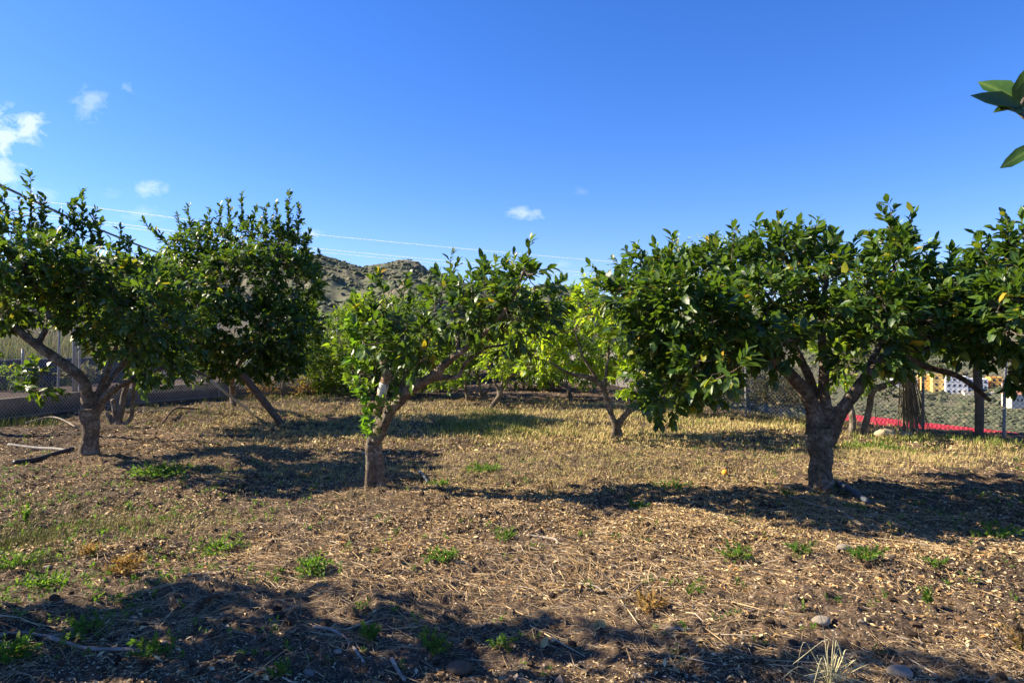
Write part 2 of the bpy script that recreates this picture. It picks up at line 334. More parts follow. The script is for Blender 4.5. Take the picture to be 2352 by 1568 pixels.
def shoots(LV, WD, base, dirs, lens, nl, leafL, hi=True, droop=.32, wr=.0025, angle=1.0):
    """twigs with spirally set leaves. base,dirs (n,3)"""
    n = len(base); dirs = nrm(dirs); bend = dirs+np.array([0, 0, .25])*RNG.uniform(-.5, 1, n)[:, None]; tip = base+nrm(bend)*lens[:, None]
    WD.tubes(base, tip, wr, wr*.5)
    t = (np.arange(nl)[None]+RNG.uniform(0, .6, (n, nl)))/nl; t = .12+.88*t; t = np.minimum(t, 1)
    pos = base[:, None]+(tip-base)[:, None]*t[..., None]
    ref = nrm(np.cross(dirs, nrm(RNG.normal(size=(n, 3))))); ref2 = np.cross(dirs, ref)
    ph = np.arange(nl)[None]*2.4+RNG.uniform(0, 6.28, n)[:, None]+RNG.normal(0, .4, (n, nl))
    rad = np.cos(ph)[..., None]*ref[:, None]+np.sin(ph)[..., None]*ref2[:, None]
    op = angle*(1.15-.75*t)[..., None]
    ax = nrm(dirs[:, None]+rad*op+np.array([0, 0, -droop])+RNG.normal(0, .18, rad.shape))
    up = nrm(np.array([0, 0, 1.])+.45*dirs[:, None]-.15*rad+RNG.normal(0, .40, rad.shape))
    L = leafL*RNG.uniform(.45, 1.3, (n, nl))*(1-.25*(t > .93))
    ax = ax.reshape(-1, 3); pos = pos.reshape(-1, 3); up = up.reshape(-1, 3); L = L.ravel()
    LV.add(pos, ax, up, L, L*RNG.uniform(.42, .56, len(L)), hi)
def grow(WD, nodes, tips, r_tip=.004):
    """link each tip to the nearest wood so far with a bent twig"""
    nodes = list(nodes); arr = np.array(nodes); order = np.argsort([np.min(np.sum((arr-t)**2, 1)) for t in tips])
    A, B, RA, RB = [], [], [], []
    for k in order:
        t = tips[k]; d2 = np.sum((arr-t)**2, 1); q = arr[np.argmin(d2)]; D = math.sqrt(d2.min())
        if D < .03: continue
        ns = max(2, min(6, int(D/.12))); pts = [q]
        sag = RNG.normal(0, .10*D, 3)+np.array([0, 0, -.10*D])
        for i in range(1, ns+1):
            s_ = i/ns; pts.append(q+(t-q)*s_+sag*math.sin(math.pi*s_))
        rr = r_tip+.011*min(D, 1.2)
        for i in range(ns):
            A.append(pts[i]); B.append(pts[i+1]); RA.append(r_tip+(rr-r_tip)*(1-i/ns)); RB.append(r_tip+(rr-r_tip)*(1-(i+1)/ns))
        arr = np.vstack([arr, np.array(pts[1:])])
    if A: WD.tubes(np.array(A), np.array(B), np.array(RA), np.array(RB), 5)
def tree(name_label, base, d, limbs, blobs, spikes=(), lm=M_LEAF, bark=M_BARK, leafL=.095, dens=1.1, hi=True, voxel=.014, group='orange trees of the grove', sprouts=None, ddepth=.75, dk=2.0, gap=.36, nl=10, absolute=False, seed=0, extra=None):
    """limbs: lists of (px, py, radius_px[, depth offset]); blobs: (px, py, rx, ry[, dd])"""
    bx, by = base; root = empty('orange_tree', (bx, by, Hz(bx, by))); tag(root, name_label, 'tree', group)
    nodes = []; tk = MB()
    for li, L in enumerate(limbs):
        pts = []
        for q in L:
            dd = q[3] if len(q) > 3 else 0.0; w_ = P(q[0], q[1], d+dd); pts.append(q if absolute else (*w_, q[2]/FP*d*.86))
        c = cr(pts, 7); X = c[:, :3].copy(); R = np.maximum(c[:, 3], .003)
        if len(L) > 2: X += (np.stack([fbm(X[:, 2]*4+li, X[:, 0]*3+k*9, o=2, s=seed) for k in range(3)], -1)-.5)*R[:, None]*.8
        tk.tube(X, R, 14 if hi else 9, rough=.16, seed=li+seed); nodes += list(X[4:] if li else X[8:])
    o = tk.build('trunk', bark, root)
    rm = o.modifiers.new('remesh', 'REMESH'); rm.mode = 'VOXEL'; rm.voxel_size = voxel; rm.use_smooth_shade = True
    sm = o.modifiers.new('smooth', 'SMOOTH'); sm.iterations = 3; sm.factor = .5
    if hi:
        tx = bpy.data.textures.get('barktex') or bpy.data.textures.new('barktex', 'CLOUDS'); tx.noise_scale = .035; tx.noise_depth = 3
        dm = o.modifiers.new('disp', 'DISPLACE'); dm.texture = tx; dm.strength = .014; dm.mid_level = .5; dm.texture_coords = 'LOCAL'
    WD = MB(); LV = Leaves(); tips = []; outs = []; sc = 1/FP
    C = []; 
    for i, q in enumerate(blobs):
        dd = q[4] if len(q) > 4 else RNG.uniform(-1, 1)*ddepth; dd = dd*dk if len(q) > 4 else dd*1.0; c = P(q[0], q[1], d+dd); k = (d+dd)*sc
        if absolute: C.append((np.array(q[:3]), np.array([q[3], q[3], q[4]]))); continue
        C.append((c, np.array([q[2]*k, max(.42 if hi else .6, (q[2]+q[3])*.62*k), q[3]*k])))
    if not absolute: C = [(c-np.array([0, 0, .06]), R*.90) for c, R in C]
    for (c, R) in C:
        n = int(1.15*dens*230*(R[0]*R[2])**.5*max(R[0], R[2])*2.6*(1+R[1]))
        n = max(8, n); u = nrm(RNG.normal(size=(n, 3))); rad = RNG.uniform(.25, 1, n)**.45
        p = c+u*R*rad[:, None]; keep = fbm(p[:, 0]*2.3+seed, p[:, 1]*2.3, p[:, 2]*2.3, o=2, s=seed) > gap-.10*(1-rad)
        ins = np.zeros(n)
        for (c2, R2) in C: ins += (np.sum(((p-c2)/R2)**2, 1) < .45)
        keep &= (ins < 1) | (RNG.random(n) < .22)
        tips.append(p[keep]); outs.append((u/R*R.mean())[keep])
    tips = np.concatenate(tips); outs = nrm(np.concatenate(outs))
    cen = np.mean([c for c, _ in C], 0)
    dirs = nrm(outs*.9+nrm(tips-cen)*.35+np.array([0, 0, .42])+RNG.normal(0, .42, tips.shape))
    grow(WD, np.array(nodes), tips)
    shoots(LV, WD, tips, dirs, RNG.uniform(.08, .24, len(tips))*(1 if hi else 1.5), nl, leafL, hi)
    for (px, py0, py1, lean) in spikes:                      # upright water shoots
        b0 = P(px, py0, d); t0 = P(px+lean, py1, d); m_ = (b0+t0)/2
        n = max(3, int(np.linalg.norm(t0-b0)/.055)); ts = np.linspace(0, 1, n)
        WD.tube(cr([b0, m_+RNG.normal(0, .012, 3), t0], 4), np.linspace(.006, .0025, 9), 5)
        pb = b0+(t0-b0)*ts[:, None]; dr = np.tile(nrm((t0-b0)[None]), (n, 1))+RNG.normal(0, .25, (n, 3))
        shoots(LV, WD, pb, dr, np.full(n, .09), 5, leafL*.9, hi, droop=.05)
        side_n = max(2, n//2); pb = b0+(t0-b0)*RNG.uniform(0, .6, side_n)[:, None]
        shoots(LV, WD, pb, dr[:1]+RNG.normal(0, .8, (side_n, 3)), np.full(side_n, .16), 7, leafL*.9, hi, droop=.05)
        grow(WD, np.array(nodes), b0[None])
    WD.build('branches', bark, root)
    LV.build('foliage', lm, root)
    if extra: extra(root, d)
    return root
def B(k, px=None):
    return G(*TB[k])
# T10 right, large
b10 = B('T10')
tree('largest orange tree, broad dark crown on a thick forked trunk at the right', b10, b10[1],
 [[(1877,1152,50),(1877,1138,38),(1878,1080,29),(1881,1030,30),(1878,985,36)],
  [(1872,1000,26),(1862,930,20,-.05),(1835,880,17,-.15),(1790,840,14,-.25),(1730,800,11,-.3),(1650,770,8,-.3),(1560,740,5,-.2)],
  [(1880,990,22),(1868,900,15,.1),(1852,850,12,.15),(1828,800,10,.2),(1795,730,8,.25),(1750,660,5,.3)],
  [(1895,1000,22),(1895,900,15),(1890,830,13),(1886,770,11),(1890,700,8),(1905,610,5)],
  [(1895,1010,26),(1938,940,18,-.05),(1975,885,16,-.1),(2008,845,12,-.1),(2050,806,10,0),(2126,842,9,0),(2204,866,8,.05),(2277,920,6,.1)],
  [(2045,808,9),(2130,800,7,.2),(2200,790,5,.3)],[(1985,870,10),(2030,770,8,.2),(2050,680,6,.2),(2055,570,4,.2)]],
 [(1435,675,52,40,-.1),(1490,635,70,60),(1540,700,95,80,-.3),(1492,745,48,45,0),(1540,800,68,65,-.2),(1545,885,50,50,-.3),(1640,630,80,70,.2),(1630,740,95,75,-.3),(1725,610,70,65,.1),(1740,700,95,75,-.3),
  (1845,600,85,65),(1850,690,85,65,-.2),(1780,780,60,40,-.3),(1950,650,85,75,-.2),(2050,610,50,90,0),(2010,720,85,70,-.3),(1990,800,50,50,-.3),(2110,690,80,60,-.1),(2140,740,75,45,-.2),(1640,830,60,35,-.5),(2190,700,70,65,-.1),(2200,640,40,40,.2),(2150,765,45,28,.2),(1590,860,60,50,.1),(1505,830,42,45,.1),(1680,800,60,50,.2),(1520,920,28,28,-.2),(1560,620,55,45,.4),(1800,560,50,30,.1)],
 [(1800,600,512,-12),(1865,600,518,10),(2050,600,480,-5),(2080,620,498,12),(2065,600,500,-30),(1735,600,530,0),(1680,600,535,4),(1830,600,535,0),(1900,610,545,12),(1480,630,580,-8),(2165,690,590,20),(1535,640,560,10),(1410,680,622,-40),(1530,640,580,-20),(2120,660,570,30),(1950,620,560,10)],
 lm=M_LEAF, leafL=.105, dens=1.25, nl=11, seed=1, gap=.37)
# T5 centre
b5 = B('T5')
M_WHITE, nt_, pb_ = mat('white_limewash', .8, .2)
nt_.links.new(ramp(nt_, noise(nt_, 14, 4, .6), [(.44, (.62, .58, .5)), (.50, (.75, .72, .65)), (.58, (.10, .08, .07)), (.62, (.6, .55, .48))]), pb_.inputs['Base Color'])
def t5_extra(root, d):
    m = MB(); pts = cr([(*P(866,950,d), 9.0/FP*d), (*P(875,912,d), 8.8/FP*d), (*P(879,893,d), 8.8/FP*d), (*P(886,868,d), 8.4/FP*d), (*P(885,845,d), 8.4/FP*d), (*P(880,820,d), 8/FP*d), (*P(886,806,d), 6/FP*d)], 6)
    m.tube(pts[:, :3], pts[:, 3]*1.22, 14, rough=.15, seed=3); o = m.build('sawn_limb', M_PALE, root); o['label'] = 'pale sawn off limb with peeling bark'
    m = MB(); c = pts[6:16]; m.tube(c[:, :3], c[:, 3]*1.30, 14, rough=.15, seed=3); o = m.build('paint_band', M_WHITE, root, ); o['label'] = 'white painted patch with black scrawl'
    for (x0, y0, x1, y1, n, L) in [(820,880,812,745,9,.11),(812,800,806,740,5,.13),(845,1005,838,900,10,.09),(850,960,862,925,5,.09),(835,930,820,900,5,.08),(858,1000,850,960,5,.08),(895,945,905,905,5,.07),(890,835,897,800,4,.08),(905,850,912,815,4,.09),(930,884,942,850,5,.06)]:
        LV = Leaves(); W = MB(); ts = np.linspace(0, 1, n)[:, None]; a = P(x0, y0, d-.12); b = P(x1, y1, d-.18); W.tube(cr([a, (a+b)/2+RNG.normal(0, .01, 3), b], 4), .005, 5)
        shoots(LV, W, a+(b-a)*ts, np.tile(nrm((b-a)[None]), (n, 1))+RNG.normal(0, .5, (n, 3)), np.full(n, .07), 5, L, True, droop=.1)
        o = LV.build('sprout', M_SPROUT, root); o['label'] = 'bright green young sprout on the trunk'; W.build('stem', M_SPROUT, o)
_t5x = t5_extra
def t5_extra(root, d):
    _t5x(root, d); LV = Leaves(); W = MB(); n = 85; px = RNG.normal(836, 22, n); py = RNG.uniform(690, 900, n); px -= (py > 800)*8
    b = np.array([P(x, y, d+RNG.uniform(-.15, .35)) for x, y in zip(px, py)]); grow(W, np.array([P(855, 960, d), P(850, 900, d), P(845, 830, d), P(850, 760, d)]), b, .002)
    shoots(LV, W, b, np.array([-.2, -.1, .9])+RNG.normal(0, .5, b.shape), np.full(n, .10), 7, .085, True, droop=.05)
    W.build('sucker_stems', M_BARK, root); o = LV.build('young_foliage', M_LEAFM, root); o['label'] = 'sunlit yellow green young leaves on the left side of the crown'
tree('slim twin trunked orange tree in the centre with a pale sawn limb and bright sprouts', b5, b5[1],
 [[(848,1136,24),(850,1120,15),(849,1060,12),(851,1025,12),(856,1000,12)],[(880,1136,21),(876,1118,13.5),(873,1060,12),(868,1020,13),(868,1000,13)],
  [(866,1015,16),(878,985,17),(903,939,15,-.05),(937,897,15,-.12),(987,868,13,-.25),(1020,840,11,-.35),(1055,812,9,-.45),(1085,790,8,-.5),(1130,750,7,-.7),(1175,690,5,-.9),(1205,620,4,-1.0)],
  [(985,872,8,-.25),(1020,866,7,-.3),(1053,864,6,-.35),(1070,835,5,-.4),(1120,797,4,-.5)],[(920,905,9),(935,850,8),(929,802,8),(920,755,6),(900,700,4)],
  [(858,1012,9),(868,960,9),(870,935,9)],[(853,1012,5),(841,989,4),(826,940,3)],[(1055,812,7,-.45),(1050,760,6,-.3),(1040,690,4,-.2)],[(929,802,7),(960,760,5),(1000,720,4)]],
 [(882,735,45,48),(925,785,48,36),(872,692,20,24),(985,772,46,32),(945,735,26,26),(1035,700,45,55,-.3),(1090,700,55,60,-.5),(1130,660,50,45,-.7),(1185,690,50,70,-.9),(1210,640,28,45,-1),(1260,695,35,32,-.8),(1135,728,62,40,-.5),(960,815,30,20),(1180,770,50,40),(1085,650,26,22,-.5),(845,770,30,30),(1030,650,20,30,-.3)],
 [(1035,660,598,0),(1210,640,568,6),(1190,650,600,-10),(880,670,640,-10),(1110,640,612,0),(925,690,650,8),(1265,690,660,15)],
 lm=M_LEAF, leafL=.10, dens=1.0, seed=2, ddepth=.5, dk=1.0, gap=.36, extra=t5_extra)
# T1 left
b1 = B('T1')
tree('gnarled thick trunked orange tree at the far left with spreading limbs', b1, b1[1],
 [[(205,1064,38),(206,1048,28),(208,1010,21),(210,970,22),(206,935,24)],[(190,1055,14),(193,1035,12),(200,1000,9)],
  [(200,940,15),(197,890,14),(170,857,14),(131,827,13),(87,794,12),(44,763,10),(10,710,7),(-10,640,5)],[(87,794,8),(110,740,8,.2),(105,680,6,.3),(100,600,4,.3)],
  [(215,935,12),(232,888,9,.1),(245,855,8,.15),(258,827,7,.2),(275,770,5,.2)],[(216,950,16),(240,914,11),(273,888,9),(300,872,9),(350,850,7,.3),(420,842,6,.7),(482,866,4,1.0)],[(222,920,9),(262,860,8,.4),(310,800,7,.5),(350,730,5,.5)]],
 [(10,540,50,30,-.5),(50,610,80,75,-.6),(-20,660,60,80,-.5),(120,580,50,35,-.3),(150,640,85,70,-.2),(80,680,100,55,.3),(240,635,70,60,-.4),(310,640,50,50,0),(240,705,90,66,-.3),(340,710,80,70,-.5),(330,775,65,42,-.4),(390,770,60,60,-.1),(370,840,60,28,-.1),(72,865,22,35,-.4),(420,700,50,50,.3),(-30,730,55,45,.0),(270,770,70,45,.3),(400,650,50,40,.3)],
 [(70,560,412,0),(85,560,470,20),(190,560,446,0),(20,540,440,-10),(175,570,480,-8),(270,600,540,5),(205,570,490,10),(140,570,500,0),(110,570,485,-14),(45,550,470,0),(225,590,520,5),(300,610,560,0),(0,560,470,-5),(155,580,475,8)],
 lm=M_LEAF, leafL=.10, dens=1.2, seed=3, gap=.40)
# T2
b2 = B('T2')
tree('orange tree with a low forked trunk just behind the gnarled left tree', b2, b2[1],
 [[(268,988,13),(270,975,12),(274,955,9),(284,910,8),(291,880,7),(300,820,5)],[(262,975,9),(250,960,7),(243,945,6)],[(275,985,8),(300,960,6),(306,905,6),(310,850,5)],[(268,965,9),(262,935,8),(258,915,7)]],
 [(320,660,50,60),(300,720,70,70),(380,640,40,50),(350,790,60,50),(250,680,60,60)], [(340,640,590,0)], lm=M_LEAFM, leafL=.10, dens=.9, hi=False, voxel=.022, seed=4)
# T3
x3, y3 = B('T3'); d3 = 12.6
tree('tall dense orange tree behind the timber prop', (x3, y3), d3,
 [[(538,936,9,2.5),(534,905,10,2.5),(530,880,9,2.3),(523,859,8,2.0),(500,800,7,1),(480,700,5,.3)],[(531,880,8,2.3),(545,840,8,1.5),(590,780,7,.6),(620,680,5,.2),(640,560,3,0)],[(531,880,8,2.3),(515,845,7,1.5),(460,830,6,.3)],[(540,850,6,1.4),(575,858,6,.4),(610,850,4,0)]],
 [(395,610,40,40),(445,580,50,50),(500,560,55,45),(560,550,55,45),(625,555,50,45),(670,575,40,50),(690,650,40,75,.2),(640,640,75,75,-.3),(560,640,90,85,-.5),(470,650,80,80,-.3),(410,700,60,60,0),(500,740,90,70,-.5),(600,750,90,70,-.5),(670,760,55,70,0),(540,820,90,42,-.2),(640,830,60,32,0),(440,790,60,50,-.1),(705,740,28,50,.2)],
 [(555,540,454,0),(662,560,450,2),(440,560,480,-8),(395,575,513,-60),(500,530,478,5),(610,540,480,0),(695,600,535,14),(480,540,490,0),(640,560,478,-5),(680,570,478,8),(530,540,468,-6),(580,540,480,6),(420,570,500,-10),(715,650,590,18),(700,700,640,25)],
 lm=M_LEAF, leafL=.105, dens=.9, seed=5, gap=.39)
# T4
b4 = B('T4')
tree('orange tree with a straight slender trunk near the left fence', b4, b4[1], [[(650,922,8),(649,915,7),(651,880,6),(656,850,5),(670,820,4)],[(653,870,4),(640,840,4)]],
 [(690,800,50,50),(640,800,50,40),(730,770,40,50)], lm=M_LEAFM, leafL=.1, dens=.8, hi=False, voxel=.03, seed=6, group='small trees at the back of the grove')
# T6
b6 = B('T6')
tree('leafy orange tree with bent twin stems, behind the left side of the centre tree', b6, b6[1],
 [[(866,912,6),(864,890,5),(862,866,5),(850,840,4),(840,825,3)],[(852,910,5),(846,892,5),(831,884,4),(815,870,3)]],
 [(770,790,50,60),(760,850,45,35),(830,740,50,50),(860,800,55,60),(820,850,45,45),(900,850,50,45),(960,860,40,30),(930,720,60,40),(740,830,30,60),(790,740,30,30)], [(780,740,715,0),(850,700,672,0)], lm=M_LEAFM, leafL=.10, dens=.95, hi=False, voxel=.03, seed=7, group='small trees at the back of the grove')
# T7, T7b
b7 = B('T7')
tree('multi stemmed orange tree behind the centre tree with an old cut stump', b7, b7[1],
 [[(1077,928,8),(1075,915,7),(1070,895,5),(1068,870,4)],[(1082,925,7),(1095,905,4)],[(1108,924,6),(1105,900,5),(1098,866,4),(1095,840,3)],[(1112,910,4),(1130,880,4),(1140,850,3)]],
 [(1050,800,60,40),(1100,780,60,50),(1020,850,45,30),(1140,770,50,50),(1060,850,40,20),(1000,780,50,50)], lm=M_LEAFM, leafL=.1, dens=.9, hi=False, voxel=.03, seed=8, group='small trees at the back of the grove')
b7b = B('T7b')
tree('orange tree leaning right on a slanting stem behind the centre tree', b7b, b7b[1],
 [[(1128,940,8),(1133,928,8),(1145,911,7),(1157,887,6),(1174,864,5),(1206,848,4)],[(1145,905,5),(1142,890,4),(1131,869,4)],[(1152,895,4),(1153,860,4),(1152,820,3)]],
 [(1180,800,55,45),(1230,780,55,50),(1150,830,40,30),(1250,830,45,30),(1240,740,40,35),(1200,700,40,40)], lm=M_LEAFL, leafL=.1, dens=.9, hi=False, voxel=.028, seed=9, group='small trees at the back of the grove')
b8 = B('T8')
tree('small orange tree with a thin crooked stem in front of the grey boards', b8, b8[1], [[(1312,926,7),(1308,905,6),(1301,887,5),(1285,878,4),(1272,860,4)],[(1303,890,4),(1300,860,3)]],
 [(1270,830,50,35),(1320,820,50,40),(1300,780,50,40),(1240,850,35,25),(1350,850,35,25)], lm=M_LEAFM, leafL=.1, dens=.9, hi=False, voxel=.028, seed=10, group='small trees at the back of the grove')
# T9
b9 = B('T9')
tree('yellow green orange tree with a low V shaped fork, right of centre', b9, b9[1],
 [[(1405,1028,15),(1407,1014,9),(1411,990,8),(1413,972,9)],[(1430,1028,14),(1426,1014,9),(1423,990,8),(1420,972,9)],[(1415,980,9),(1396,927,8),(1382,885,8),(1349,866,7),(1307,857,5),(1260,830,3)],[(1418,980,9),(1433,955,9),(1466,925,9),(1492,908,8),(1530,880,5),(1550,840,3)],[(1386,895,6),(1393,850,5),(1400,780,4)],[(1382,885,5),(1340,820,4),(1320,760,3)]],
 [(1300,740,60,45),(1370,710,60,50),(1360,670,30,30),(1430,740,60,60),(1255,780,50,45),(1320,800,65,40),(1400,810,70,40),(1225,820,25,30),(1480,800,50,50),(1450,860,50,30),(1345,690,30,40),(1500,860,40,35),(1260,740,30,30)],
 [(1345,690,650,0),(1385,680,658,5),(1320,720,680,-5),(1250,760,735,0),(1360,680,648,-3)], lm=M_LEAFL, leafL=.095, dens=.95, seed=11, gap=.38, voxel=.016)
# T13
b13 = B('T13')
tree('orange tree with pale young tips, behind the left side of the large right tree', b13, 11.8,
 [[(1575,952,10,2),(1573,930,9,2),(1565,900,7,1.5),(1560,840,5,.5),(1570,760,4,.2)],[(1573,925,7,2),(1610,870,6,1),(1660,780,4,.3)]],
 [(1550,620,45,50),(1620,600,55,45),(1690,590,60,50),(1590,700,80,60),(1690,700,80,60),(1560,860,60,60,.8),(1620,800,70,60,.4),(1580,900,40,30,1)],
 [(1550,590,548,0),(1605,590,570,0),(1690,570,528,0),(1720,570,545,3),(1640,580,560,0)], lm=M_LEAFL, bark=M_BARKD, leafL=.07, dens=1.0, hi=False, voxel=.025, seed=12)
# T11
b11 = B('T11')
tree('orange tree with two straight trunks by the right fence, a dry bundle hanging from it', b11, b11[1],
 [[(1989,1006,11),(1988,990,10),(1996,941,9),(2006,898,9),(2056,878,9),(2072,848,9),(2095,838,7),(2130,845,4)],[(1960,1010,11),(1958,995,10),(1954,950,9),(1945,890,7),(1930,840,5)],[(2000,905,7),(2004,870,6),(2010,800,4)]],
 [(1990,830,55,45),(2030,790,50,40),(2100,790,50,32),(2130,810,35,22),(1940,830,50,45),(1920,780,50,50),(2000,700,80,60),(2100,720,70,50),(1890,700,60,60),(2060,620,35,60)], [(2062,600,520,0)], lm=M_LEAFL, leafL=.10, dens=.9, hi=False, voxel=.02, seed=13)
# back row, beyond the others
for lb, px, py, w_, sd_, lm_ in [('dark orange tree far back, seen behind the pale sawn limb', 915, 893, 75, 31, M_LEAF), ('orange tree far back, its trunk left of the cut stump', 1020, 896, 70, 32, M_LEAFM),
    ('orange tree far back between the slanting stem and the thin crooked stem', 1215, 895, 75, 33, M_LEAF), ('orange tree far back, seen left of the yellow green tree', 1365, 899, 60, 34, M_LEAFM)]:
    gx, gy = G(px, py)
    tree(lb, (gx, gy), gy, [[(px, py+6, 6), (px+1, py-8, 5), (px+6, py-28, 4)], [(px+1, py-6, 4), (px-12, py-30, 3)], [(px+1, py-10, 4), (px+22, py-34, 3)]],
         [(px-w_*.5, py-75, w_*.6, 38), (px+w_*.45, py-80, w_*.6, 40), (px, py-110, w_*.6, 36), (px-w_*.3, py-45, w_*.45, 20), (px+w_*.4, py-46, w_*.45, 20)], lm=lm_, leafL=.12, dens=.45, hi=False, voxel=.035, seed=sd_, nl=9, group='small trees at the back of the grove')
# T12 far right
tree('dark orange tree cut by the right edge, lowest boughs hanging in front of the fence', (6.1, 5.9), 6.0,
 [[(2770,1180,34),(2768,1100,30),(2760,1000,30)],[(2765,1020,22),(2700,930,16),(2600,850,12),(2480,800,9),(2380,770,7),(2300,740,5)],[(2768,1010,20),(2740,880,14),(2680,760,10),(2560,640,7),(2400,580,5)],[(2650,885,8),(2520,890,7),(2400,890,5),(2320,890,4)]],
 [(2330,560,45,45),(2310,620,70,60),(2250,680,50,60,.1),(2370,700,90,90),(2290,740,75,65,-.1),(2320,800,50,45,-.1),(2270,748,55,38,.1),(2370,860,60,60,0),(2420,600,80,90),(2460,760,90,100),(2350,905,35,25,0),(2550,650,100,120),(2550,850,100,80),(2700,700,120,120)],
 [(2320,560,510,-5),(2270,610,560,-20),(2350,550,500,10)], lm=M_LEAF, leafL=.105, dens=1.3, seed=14, gap=.33)
# camera-side tree: one sprig reaches into the top right corner
def near_extra(root, d):
    W = MB(); LV = Leaves(); q = lambda x, y, e=1.3: P(x, y, e)
    st = q(2345,262); en = q(2420,300, 1.25); W.tube(cr([q(2900,420,1.0), q(2560,330,1.15), en, st, q(2352,225,1.32)], 5), np.linspace(.008, .003, 21), 6)
    W.tube(cr([q(2560,330,1.15), q(2430,330,1.25), q(2400,320,1.3)], 5), .003, 6)
    W.tube(cr([(2.62, .2, 1.55), (2.1, .55, 1.62), (1.55, .85, 1.63), tuple(q(2900, 420, 1.0))], 6), np.linspace(.022, .008, 19), 7)
    W.build('sprig_stem', M_BARK, root)
    W2 = MB(); bb = np.array([(1.15+.9*t, 1.0-.45*t, 1.66-.02*t) for t in RNG.uniform(0, 1, 26)]); shoots(LV, W2, bb, RNG.normal(0, .6, bb.shape)+np.array([.2, -.35, .7]), np.full(26, .16), 7, .10, True); W2.build('side_twigs', M_BARK, root)
    def lf(a, b, n_, wd, curl=.1):
        a = np.array(a); b = np.array(b); L = np.linalg.norm(b-a); LV.add(a[None], (b-a)[None], np.array([n_], float), L, L*wd, True, .5, curl)
    lf(q(2362,268), q(2220,227,1.28), (.1,-.85,.5), .34, -.05); lf(q(2350,240,1.33), q(2253,178,1.36), (-.3,-.9,.3), .5)
    lf(q(2346,255,1.33), q(2362,150,1.3), (-.6,-.7,0), .48); lf(q(2347,247,1.3), q(2280,260,1.28), (0,-.5,.8), .34)
    lf(q(2400,322,1.3), q(2297,385,1.3), (.3,-.6,.6), .3); lf(q(2370,230,1.3), q(2440,170,1.3), (0,-.8,.5), .45); lf(q(2370,250,1.3), q(2420,215,1.3), (0,-.8,.5), .45)
    LV.build('sprig_leaves', M_SHADED, root)
tree('tree beside the camera, only a dark leafy sprig showing in the top right corner', (2.9, .1), 1.0,
 [[(2.9,.1,-.1,.11),(2.9,.1,.6,.10),(2.85,.1,1.0,.09)],[(2.87,.1,.9,.07),(2.6,.2,1.6,.05),(2.3,.2,2.2,.02)],[(2.87,.1,.9,.06),(3.3,0,1.7,.04),(3.5,0,2.3,.02)]],
 [(2.5,-.1,2.1,.8,.6),(3.4,0,2.2,.9,.7)], lm=M_LEAF, leafL=.1, dens=.3, seed=15, extra=near_extra, voxel=.02, absolute=True)
# shade tree left of the frame, throws the foreground shade
tree('orange tree standing outside the left edge beside the camera', (-4.3, 3.2), 4.1,
 [[(-4.3,3.2,-.1,.13),(-4.3,3.2,.5,.11),(-4.25,3.2,.9,.10)],[(-4.25,3.2,.8,.08),(-3.8,3.2,1.7,.05),(-3.6,3.2,2.6,.03),(-2.8,3.3,3.8,.015)],[(-4.3,3.2,.8,.08),(-4.6,3.2,1.6,.05),(-4.8,3.3,2.5,.02)]],
 [(-3.8,3.1,1.6,.75,.5),(-4.4,3.4,2.3,.9,.6),(-3.9,3.4,2.9,.75,.5),(-3.6,3.3,3.6,.6,.45),(-2.9,3.3,4.2,.65,.4),(-3.1,3.9,4.7,.75,.4)], lm=M_LEAF, leafL=.1, dens=.5, gap=.40, seed=16, voxel=.02, absolute=True)
# ------------------------------------------------------------ fences and walls
M_GALV = noisy('galvanised_steel', (.15, .155, .16), (.26, .265, .27), 20, .5, .1, .002, .5)
M_WIRE = noisy('fence_wire', (.34, .34, .33), (.52, .52, .50), 5, .5, 0, 0, .5)
M_WIREB = noisy('old_fence_wire', (.06, .055, .05), (.13, .12, .10), 5, .6, 0, 0, .4)
M_TIMBER = noisy('weathered_timber', (.09, .065, .045), (.17, .125, .09), 12, .9, .6, .01)
M_POLE = noisy('pale_pole', (.36, .33, .27), (.52, .48, .40), 9, .8, .3, .004)
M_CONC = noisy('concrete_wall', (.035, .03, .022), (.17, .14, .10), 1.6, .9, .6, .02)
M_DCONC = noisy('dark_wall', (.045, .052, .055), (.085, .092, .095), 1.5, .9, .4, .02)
M_BOARD = noisy('grey_boards', (.22, .20, .18), (.42, .39, .36), 6, .9, .4, .01)
def mesh_panel(mb, a, b, z0, z1, cell=.055, r=.0022, sag=.0):
    a = np.array(a, float); b = np.array(b, float); L = np.linalg.norm(b-a); h = z1-z0; dx = (b-a)/L
    s0 = np.arange(-h, L, cell*1.25); P0, P1 = [], []
    for sg in (1, -1):
        for s in s0:
            u0, v0, u1, v1 = s, 0, s+h, h
            if u0 < 0: v0 = -u0; u0 = 0
            if u1 > L: v1 = h-(u1-L); u1 = L
            if v1-v0 < .02: continue
            if sg < 0: v0, v1 = h-v0, h-v1
            for (u, v, A) in ((u0, v0, P0), (u1, v1, P1)): A.append((a[0]+dx[0]*u, a[1]+dx[1]*u, z0+v))
    mb.tubes(np.array(P0), np.array(P1), r, r, 3)
